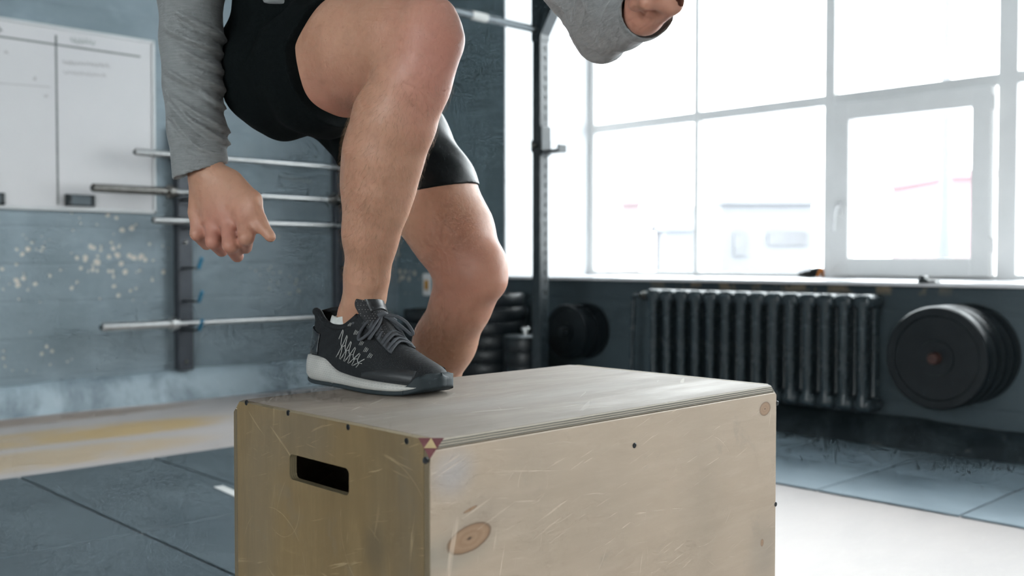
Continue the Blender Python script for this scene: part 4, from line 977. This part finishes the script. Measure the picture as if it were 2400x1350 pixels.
# ------------------------------------------------------------------ running shoes
def crv(pts):
    P = spline(pts, 12 * len(pts)); o = np.argsort(P[:, 0]); xs_, ys_ = P[o, 0], P[o, 1]; return lambda x: np.interp(x, xs_, ys_)
SL = .302; SS = 1.046
wb_ = crv([(0, 0), (.002, .011), (.006, .0175), (.013, .0245), (.025, .031), (.045, .0355), (.075, .0365), (.105, .0365), (.135, .039), (.17, .0445), (.205, .049), (.235, .0485), (.262, .0435), (.280, .0362), (.290, .0280), (.296, .0195), (.2995, .0105), (.3015, 0)])
h_ = crv([(.08, .158), (.10, .152), (.13, .145), (.15, .132), (.165, .119), (.18, .106), (.2, .0875), (.22, .073), (.24, .0625), (.26, .054), (.28, .046), (.292, .039), (.302, .026)])
zc_ = crv([(-.02, .112), (0, .114), (.012, .121), (.028, .1235), (.040, .118), (.055, .107), (.075, .1005), (.1, .0985), (.12, .102), (.141, .113), (.155, .125), (.166, .122), (.176, .116), (.19, .3), (.4, .3)])
yc_ = crv([(0, 0), (.06, .001), (.12, -.002), (.18, -.002), (.24, .004), (.3, .012)])
xh_ = crv([(0, .006), (.03, .003), (.06, .002), (.085, .006), (.105, .007), (.118, .002), (.13, -.002)])
def sstep(a, b, x): t = np.clip((x - a) / (b - a), 0, 1); return t * t * (3 - 2 * t)
def Wf(x, z):
    xx = x - xh_(z) * (1 - sstep(.0, .12, x)); wb = wb_(xx)
    q_ = 1 - np.clip((z - .018) / (h_(x) - .018), 0, 3) ** 2.3; fr = np.maximum(wb, .008 * (x > .1)) * np.sign(q_) * np.sqrt(np.abs(q_)) - np.maximum(0, .008 * (x > .1) - wb); re = wb * (1 - .24 * np.clip((z - .035) / .085, 0, 1.3) ** 1.4)
    a = sstep(.125, .175, x); return re * (1 - a) + fr * a
def topz(x, y):
    wb = wb_(x); return .018 + (h_(x) - .018) * np.clip(1 - (np.abs(y - yc_(x)) / wb) ** 2, 0, 1) ** (1 / 2.3)
def upper_f(p):
    x, y, z = p[:, 0], p[:, 1] - yc_(p[:, 0]), p[:, 2]; W = Wf(x, z)
    wbp = np.maximum(wb_(x), .003); hh = h_(x) - .018; fe = (np.sqrt((y / wbp) ** 2 + np.clip((z - .018) / hh, 0, 4) ** 2.3) - 1) * np.minimum(wbp, hh)
    f = np.maximum(np.where(x > .1735, fe, np.abs(y) - W), .014 - z); f = np.maximum(f, z - zc_(x)); f = np.where((x < -.012) | (x > .303), np.maximum(f, .004), f)
    xx = x - xh_(z)
    cav = np.maximum(np.abs(y) - (W - .0055), np.maximum(.058 - z, np.maximum(x - .152, .0065 - xx)))
    return np.maximum(f, -cav)
def shoe_fabric():
    t = NT('shoe_mesh'); v = t.voro(330, t.map(scale=(1, 1.6, 1.3)), rnd=.25); n = t.noise(18, 4); x = t.sep()[0]
    c = t.mix(t.rng(v, .30, .48), (.009, .0105, .012), (.015, .017, .019))
    fore = t.rng(x, .165, .20); dots = t.math('MULTIPLY', t.rng(v, .28, .18), fore); c = t.mix(t.math('MULTIPLY', dots, .55), c, (.10, .105, .11))
    t.set(Base_Color=c, Roughness=.72); t.b.inputs['Specular IOR Level'].default_value = .3; t.bump(v, .35, .0012); return t.m
M['upper'] = shoe_fabric()
def mid_mat():
    t = NT('midsole_foam'); n = t.noise(30, 4); X, Y_, Z = t.sep()
    c = t.mix(t.rng(n, .4, .7), (.47, .46, .43), (.39, .385, .36))
    zz = t.math('DIVIDE', t.math('ADD', Z, t.math('MULTIPLY', X, .045)), .0034); row = t.math('FLOOR', zz); rz = t.math('FRACT', zz)
    rx = t.math('FRACT', t.math('ADD', t.math('DIVIDE', X, .0065), t.math('MULTIPLY', row, .5)))
    dash = t.math('MULTIPLY', t.math('MULTIPLY', t.math('LESS_THAN', rx, .6), t.math('LESS_THAN', rz, .24)), t.rng(Z, .010, .012))
    c = t.mix(t.math('MULTIPLY', dash, .6), c, (.24, .26, .255)); t.set(Base_Color=c, Roughness=.6); t.bump(dash, -.3, .001); return t.m
M['midsole'] = mid_mat(); M['outsole'] = simple('outsole_rubber', (.022, .03, .034), (.032, .042, .047), 40, .68, spec=.3)
M['overlay'] = simple('shoe_overlay', (.026, .029, .032), (.034, .037, .04), 60, .5); M['lace'] = simple('lace_charcoal', (.05, .054, .062), (.07, .076, .086), 300, .8, bump=.3)
M['thread'] = simple('reflective_thread', (.40, .40, .385), (.3, .3, .29), 80, .5); M['heel_gloss'] = simple('heel_counter', (.03, .036, .042), (.022, .027, .03), 40, .28)
V, F = surface_nets(upper_f, (-.016, -.06, .008), (.308, .068, .152), .0015)
u_ = (TOE - HEEL); u_ /= np.linalg.norm(u_); v_ = np.cross([0, 0, 1.], u_)
shoe = np_mesh('running_shoe', V, F, M['upper'], person, (0, 0, 0))
shoe['label'] = 'black running shoe with white midsole on the box edge'
Mx = Matrix(((u_[0], v_[0], 0, 0), (u_[1], v_[1], 0, 0), (u_[2], v_[2], 1, 0), (0, 0, 0, 1)))
shoe.matrix_local = Matrix.Translation(Vector(HEEL - PER + np.array([0, 0, .0006]))) @ Mx @ Matrix.Scale(SS, 4)
def sub(name, V, F, mat, smooth=True): return mesh(name, V, F, mat, shoe, smooth)
zt = crv([(0, .046), (.03, .047), (.055, .046), (.075, .042), (.095, .032), (.114, .0262), (.15, .023), (.2, .021), (.25, .0185), (.277, .0165), (.302, .015)])
zb = crv([(0, .017), (.012, .010), (.03, .0062), (.06, .0055), (.1, .0055), (.2, .0055), (.245, .0058), (.275, .0085), (.302, .0175)])
def sole_loft(name, x0, x1, top, bot, wid, mat, bulge=.004, n=70):
    xs_ = x0 + (x1 - x0) * (.5 - .5 * np.cos(np.linspace(0, math.pi, n))); V = []; F = []
    for x in xs_:
        w_ = wid(x); y0 = float(yc_(x)); t_, b_ = float(top(x)), float(bot(x)); hgt = t_ - b_
        pr = [(1, 1.0), (1 + bulge / .04 * .6, .80), (1 + bulge / .04, .5), (1 + bulge / .04 * .8, .2), (.96, 0)]
        ring = [(w_ * a, b_ + hgt * s_) for a, s_ in pr]; ring = [(-a, z) for a, z in ring] + [(a, z) for a, z in reversed(ring)]
        V += [(x, y0 + a, z) for a, z in ring]
    m = 10
    for i in range(n - 1):
        for k in range(m): k2 = (k + 1) % m; F.append((i * m + k, (i + 1) * m + k, (i + 1) * m + k2, i * m + k2))
    F += [tuple(range(m)), tuple((n - 1) * m + k for k in reversed(range(m)))]
    return sub(name, V, F, mat)
ws = lambda x: float(wb_(np.clip(x * .995 + .0008, .0004, .3005))) + .0035 * min(1, max(0, x) / .02 + .15) * min(1, (SL - x) / .012 + .1)
sole_loft('midsole', -.003, SL - .002, lambda x: zt(max(x, 0)) - .012 * max(0, -x / .003), lambda x: zb(max(x, 0)), lambda x: ws(max((x + .003) * .97, .0006) if x < .03 else x), M['midsole'], .005)
ob = lambda x: max(0.0, float(zb(max(x, 0))) - .0056)
sole_loft('heel_outsole', -.001, .092, lambda x: zb(max(x, 0)) + .001, ob, lambda x: ws(max((x + .0015) * .97, .0006) if x < .03 else x) + .0008, M['outsole'], .001, 30)
sole_loft('forefoot_outsole', .099, SL, lambda x: zb(x) + .001, ob, lambda x: ws(x) + .0008, M['outsole'], .001, 50)
# toe bumper wrapping up in front
def wrap(name, x0, zlo, zhi, off, mat, nx=26, nz=6, heel=False, xm=SL):
    V = []; F = []; q = np.linspace(-1, 1, 2 * nx + 1)
    for s_ in q:
        for j in range(nz + 1):
            if heel: x = x0 * abs(s_) ** 1.8
            else: x = xm - (xm - x0) * abs(s_) ** 1.8
            z = zlo(x) + (zhi(x) - zlo(x)) * j / nz
            wv = max(float(Wf(np.array([x + (float(xh_(z)) if heel else 0)]), np.array([z]))[0]), 0) if not (z < .03 and not heel) else ws(x)
            y = wv * (1 if s_ > 0 else -1) if abs(s_) > 1e-6 else 0
            xx = x + (float(xh_(z)) if heel else 0); dx = (-off if heel else off) * (1 - abs(s_)) ** .5; dy = off * np.sign(s_) * min(1, abs(s_) * 2)
            if not heel and z > .028: xx = min(xx, xm - (z - .028) * .35 * (1 - abs(s_)))
            V.append((xx + dx, float(yc_(max(x, 0))) + y + dy, z))
    m = nz + 1
    for i in range(len(q) - 1):
        for j in range(nz): F.append((i * m + j, (i + 1) * m + j, (i + 1) * m + j + 1, i * m + j + 1))
    o = sub(name, V, F, mat); md = o.modifiers.new('thick', 'SOLIDIFY'); md.thickness = .0015; md.offset = 0; return o
wrap('toe_bumper', .270, lambda x: max(ob(x) + .001, .0), lambda x: .014 + .020 * float(sstep(.270, .294, x)), .0018, M['outsole'])
wrap('heel_counter', .046, lambda x: .049, lambda x: .096 - .30 * x, .0014, M['heel_gloss'], 20, 6, True)
# mudguard overlay low around the toe box, lateral side to medial side
def strip(name, pts, off, mat, wdt, sgn=-1, th=.0012):
    """ribbon on the side wall; pts (x,z) centre line"""
    P = spline(pts, 24); V = []; F = []
    for i, (x, z) in enumerate(P):
        for s_ in (-1, 1):
            zz = z + s_ * wdt[0] / 2 * (1 if len(wdt) == 1 else np.interp(i / (len(P) - 1), [0, .5, 1], wdt) / wdt[0]); W = float(Wf(np.array([x]), np.array([zz]))[0])
            V.append((x, float(yc_(x)) + sgn * (W + off), zz))
    for i in range(len(P) - 1): F.append((2 * i, 2 * i + 1, 2 * i + 3, 2 * i + 2))
    o = sub(name, V, F, mat); md = o.modifiers.new('thick', 'SOLIDIFY'); md.thickness = th; md.offset = 0; return o
for sg in (-1, 1): strip('toe_overlay', [(.185, .027), (.21, .030), (.24, .031), (.262, .031), (.28, .029)], .0020, M['overlay'], (.008, .018, .018), sg)
def sidep(x, z, off, sg=-1): return (x, float(yc_(x)) + sg * (float(Wf(np.array([x]), np.array([z]))[0]) + off), z)
def stroke(name, pts, r, mat, off=.0008, sg=-1, n=10):
    P = spline(pts, n); V, F = tube_geo([sidep(x, z, off, sg) for x, z in P], r, 5); return sub(name, V, F, mat)
# crossed reflective threads on both flanks, in a fan of X shapes
for sg in (-1, 1):
    NTH = 6; tp = lambda u: (.118 + .070 * u, .0935 - .042 * u); bt = lambda u: (.101 + .067 * u, .049 - .0115 * u); md_ = lambda u, k: tuple(np.array(tp(u)) * k + np.array(bt(u)) * (1 - k))
    for i in range(NTH):
        u0 = i / (NTH - 1)
        stroke('thread', [tp(u0), md_(u0 - .05, .5), bt(u0 - .16)] if i else [tp(u0), md_(u0 - .05, .62)], .00085, M['thread'], .0009, sg)
        if i: stroke('thread', [md_(u0 - .17, 1.0), md_(u0 - .12, .55), md_(u0 - .02, .42), bt(u0)], .00085, M['thread'], .0011, sg)
        if i: stroke('thread', [md_(u0 + .05, .62), md_(u0 - .06, .40), md_(u0 - .10, .12)], .0007, M['thread'], .0013, sg)
    for (x, z) in ((.137, .1035), (.156, .091), (.1735, .0755), (.187, .066), (.199, .0575)):
        for k in range(3): stroke('stitch', [(x + k * .0028 - .002, z + .004 - k * .001), (x + (k - 1) * .0034 - .002, z - .0035)], .0006, M['thread'], .0009, sg, 3)
    # tick-shaped mark on the heel side, orange outline and dark filling
    for (o2, mt, nm, kk) in ((.0016, simple('mark_orange', (.42, .2, .1), None, 50, .5), 'tick_mark_outline', 1.0), (.0021, M['heel_gloss'], 'tick_mark', .80)):
        strip(nm, [(.018, .062), (.028, .058), (.038, .064), (.046, .075), (.051, .084)], o2, mt, (.007 * kk, .010 * kk, .0012 * kk), sg, .0008)
# collar padding along the rim
rim = []
for x in np.linspace(.148, .004, 26): rim.append(sidep(float(x), float(zc_(x)) - .003, -.003, -1))
for x in np.linspace(.004, .148, 26): rim.append(sidep(float(x), float(zc_(x)) - .003, -.003, 1))
V, F = tube_geo(rim, .0052, 10); sub('collar', V, F, M['upper'])
# tongue
V = []; F = []; nu, nv2 = 18, 12
cl = spline([(.206, .084), (.190, .100), (.175, .115), (.163, .131), (.156, .146), (.152, .154)], 20); nu = len(cl) - 1
for i, (x, z) in enumerate(cl):
    t_ = i / nu; hw = .019 + .014 * t_; hw *= math.sqrt(max(.05, 1 - max(0, (t_ - .72) / .28) ** 2 * .6))
    for j in range(nv2 + 1):
        s_ = -1 + 2 * j / nv2; kq = (hw / (.019 + .014 * t_)) ** 2; V.append((x - .016 * s_ * s_ * t_ * kq, hw * s_ - .002, z + .002 - (.012 + .004 * t_) * s_ * s_ * kq))
for i in range(nu):
    for j in range(nv2): F.append((i * (nv2 + 1) + j, (i + 1) * (nv2 + 1) + j, (i + 1) * (nv2 + 1) + j + 1, i * (nv2 + 1) + j + 1))
t = NT('tongue_mesh'); v = t.voro(300, rnd=.15); z = t.sep()[2]
c = t.mix(t.math('MULTIPLY', t.rng(v, .27, .17), .9), (.014, .015, .017), (.22, .20, .20)); t.set(Base_Color=c, Roughness=.75); t.bump(v, .3, .001); M['tongue'] = t.m
to = sub('tongue', V, F, M['tongue']); md = to.modifiers.new('thick', 'SOLIDIFY'); md.thickness = .0065; md.offset = 0; md = to.modifiers.new('round', 'SUBSURF'); md.levels = 1; md.render_levels = 2
V = []; F = []; i0, i1 = int(nu * .50), int(nu * .86)
for i in range(i0, i1 + 1):
    x, z = cl[i]; t_ = i / nu; hw = .019 + .014 * t_; tg = np.array(cl[min(i + 1, nu)]) - np.array(cl[i - 1]); tg /= np.linalg.norm(tg); nx_, nz_ = tg[1], -tg[0]
    if nx_ < 0: nx_, nz_ = -nx_, -nz_
    for s_ in np.linspace(-.62, .62, 7): V.append((x - .016 * s_ * s_ * t_ + nx_ * .0042, hw * s_ - .002, z + .002 - (.012 + .004 * t_) * s_ * s_ + nz_ * .0042))
for i in range(i1 - i0):
    for j in range(6): F.append((i * 7 + j, (i + 1) * 7 + j, (i + 1) * 7 + j + 1, i * 7 + j + 1))
tl = sub('tongue_label', V, F, simple('tongue_label', (.02, .022, .024), (.012, .013, .014), 120, .4)); md = tl.modifiers.new('thick', 'SOLIDIFY'); md.thickness = .0012
# eyestays: two reinforced bands the laces run through
for sg in (-1, 1):
    V = []; F = []; xs_ = np.linspace(.150, .224, 18)
    for x in xs_:
        for yy in (.017, .023, .030):
            yv = sg * yy * (1 - .10 * (x - .150) / .075); V.append((x, yv, float(topz(np.array([x]), np.array([yv]))[0]) + .0016))
    for i in range(len(xs_) - 1):
        for j in range(2): F.append((i * 3 + j, (i + 1) * 3 + j, (i + 1) * 3 + j + 1, i * 3 + j + 1))
    o = sub('eyestay', V, F, M['overlay']); md = o.modifiers.new('thick', 'SOLIDIFY'); md.thickness = .002; md.offset = 0
# laces
def on_top(x, y, off):
    zf = float(topz(np.array([x]), np.array([y]))[0]) + off
    return (x, y, zf)
for k, x in enumerate((.171, .186, .2005, .2145)):
    for dx, lift in ((0, .0072), (.0048, .0058)):
        pts = [on_top(x + dx + .004 * (abs(y) / .024) - .002 * (y / .024), y, lift - .004 * (abs(y) / .026) ** 2) for y in np.linspace(-.0265, .0265, 11)]
        V, F = tube_geo(pts, .0027, 8, flat=((.45, 0, .89), .55)); sub('lace', V, F, M['lace'])
def lacec(pts, r=.0026):
    P = spline(pts, 44); V, F = tube_geo(P, r, 8); return sub('lace', V, F, M['lace'])
def sl_at(px, py, yl):
    rr, fh = ray(px, py); o_ = np.array([0, 0, HC]); t_ = ((HEEL + v_ * yl * SS - o_) @ v_) / (rr @ v_); p_ = (o_ + rr * t_ - HEEL) / SS; return (float(p_ @ u_), yl, float(p_[2]))
K = sl_at(896, 741, -.003)
lacec([K, sl_at(866, 752, -.022), sl_at(845, 777, -.040), sl_at(840, 795, -.047), sl_at(848, 795, -.047), sl_at(864, 782, -.041), sl_at(880, 760, -.024), K])
lacec([K, sl_at(924, 741, .010), sl_at(950, 754, .020), sl_at(967, 778, .030), sl_at(963, 785, .030), sl_at(942, 767, .020), sl_at(914, 748, .006), K])
lacec([K, sl_at(888, 762, -.020), sl_at(874, 782, -.034), sl_at(864, 797, -.043)])
lacec([K, sl_at(918, 758, .010), sl_at(938, 776, .018), sl_at(950, 798, .024)])
lacec([sl_at(826, 759, -.034), sl_at(850, 753, -.024), sl_at(876, 744, -.012), K, sl_at(915, 744, .012), sl_at(928, 752, .024)])
V, F = tube_geo(spline([tuple(np.add(K, (-.002, -.007, -.001))), tuple(np.add(K, (.002, 0, .003))), tuple(np.add(K, (0, .008, 0)))], 10), .0048, 10); sub('lace_knot', V, F, M['lace'])
# sock showing inside the opening
V = []; F = []; n = 32; lv = 7
for j in range(lv):
    z = .086 + .0045 * j
    for k in range(n):
        a = 2 * math.pi * k / n; V.append((.080 + .0155 * j / lv + .0375 * math.cos(a), .0285 * math.sin(a), z + .004 * math.cos(a) * 0 + .0012 * math.sin(9 * a)))
for j in range(lv - 1):
    for k in range(n): k2 = (k + 1) % n; F.append((j * n + k, j * n + k2, (j + 1) * n + k2, (j + 1) * n + k))
so = sub('sock', V, F, simple('white_sock', (.62, .63, .60), (.5, .51, .49), 150, .9, bump=.5)); md = so.modifiers.new('thick', 'SOLIDIFY'); md.thickness = .0025
# the trailing foot wears the other shoe of the pair
sh2 = shoe.copy(); COL.objects.link(sh2); sh2['label'] = 'black running shoe on the trailing foot behind the box'
vv = np.cross(fup, fu); o2 = LA - fu * .078 - fup * .10
sh2.matrix_local = Matrix.Translation(Vector(o2 - PER)) @ Matrix(((fu[0], -vv[0], fup[0], 0), (fu[1], -vv[1], fup[1], 0), (fu[2], -vv[2], fup[2], 0), (0, 0, 0, 1)))
for chd in [c for c in shoe.children]:
    c2_ = chd.copy(); COL.objects.link(c2_); c2_.parent = sh2
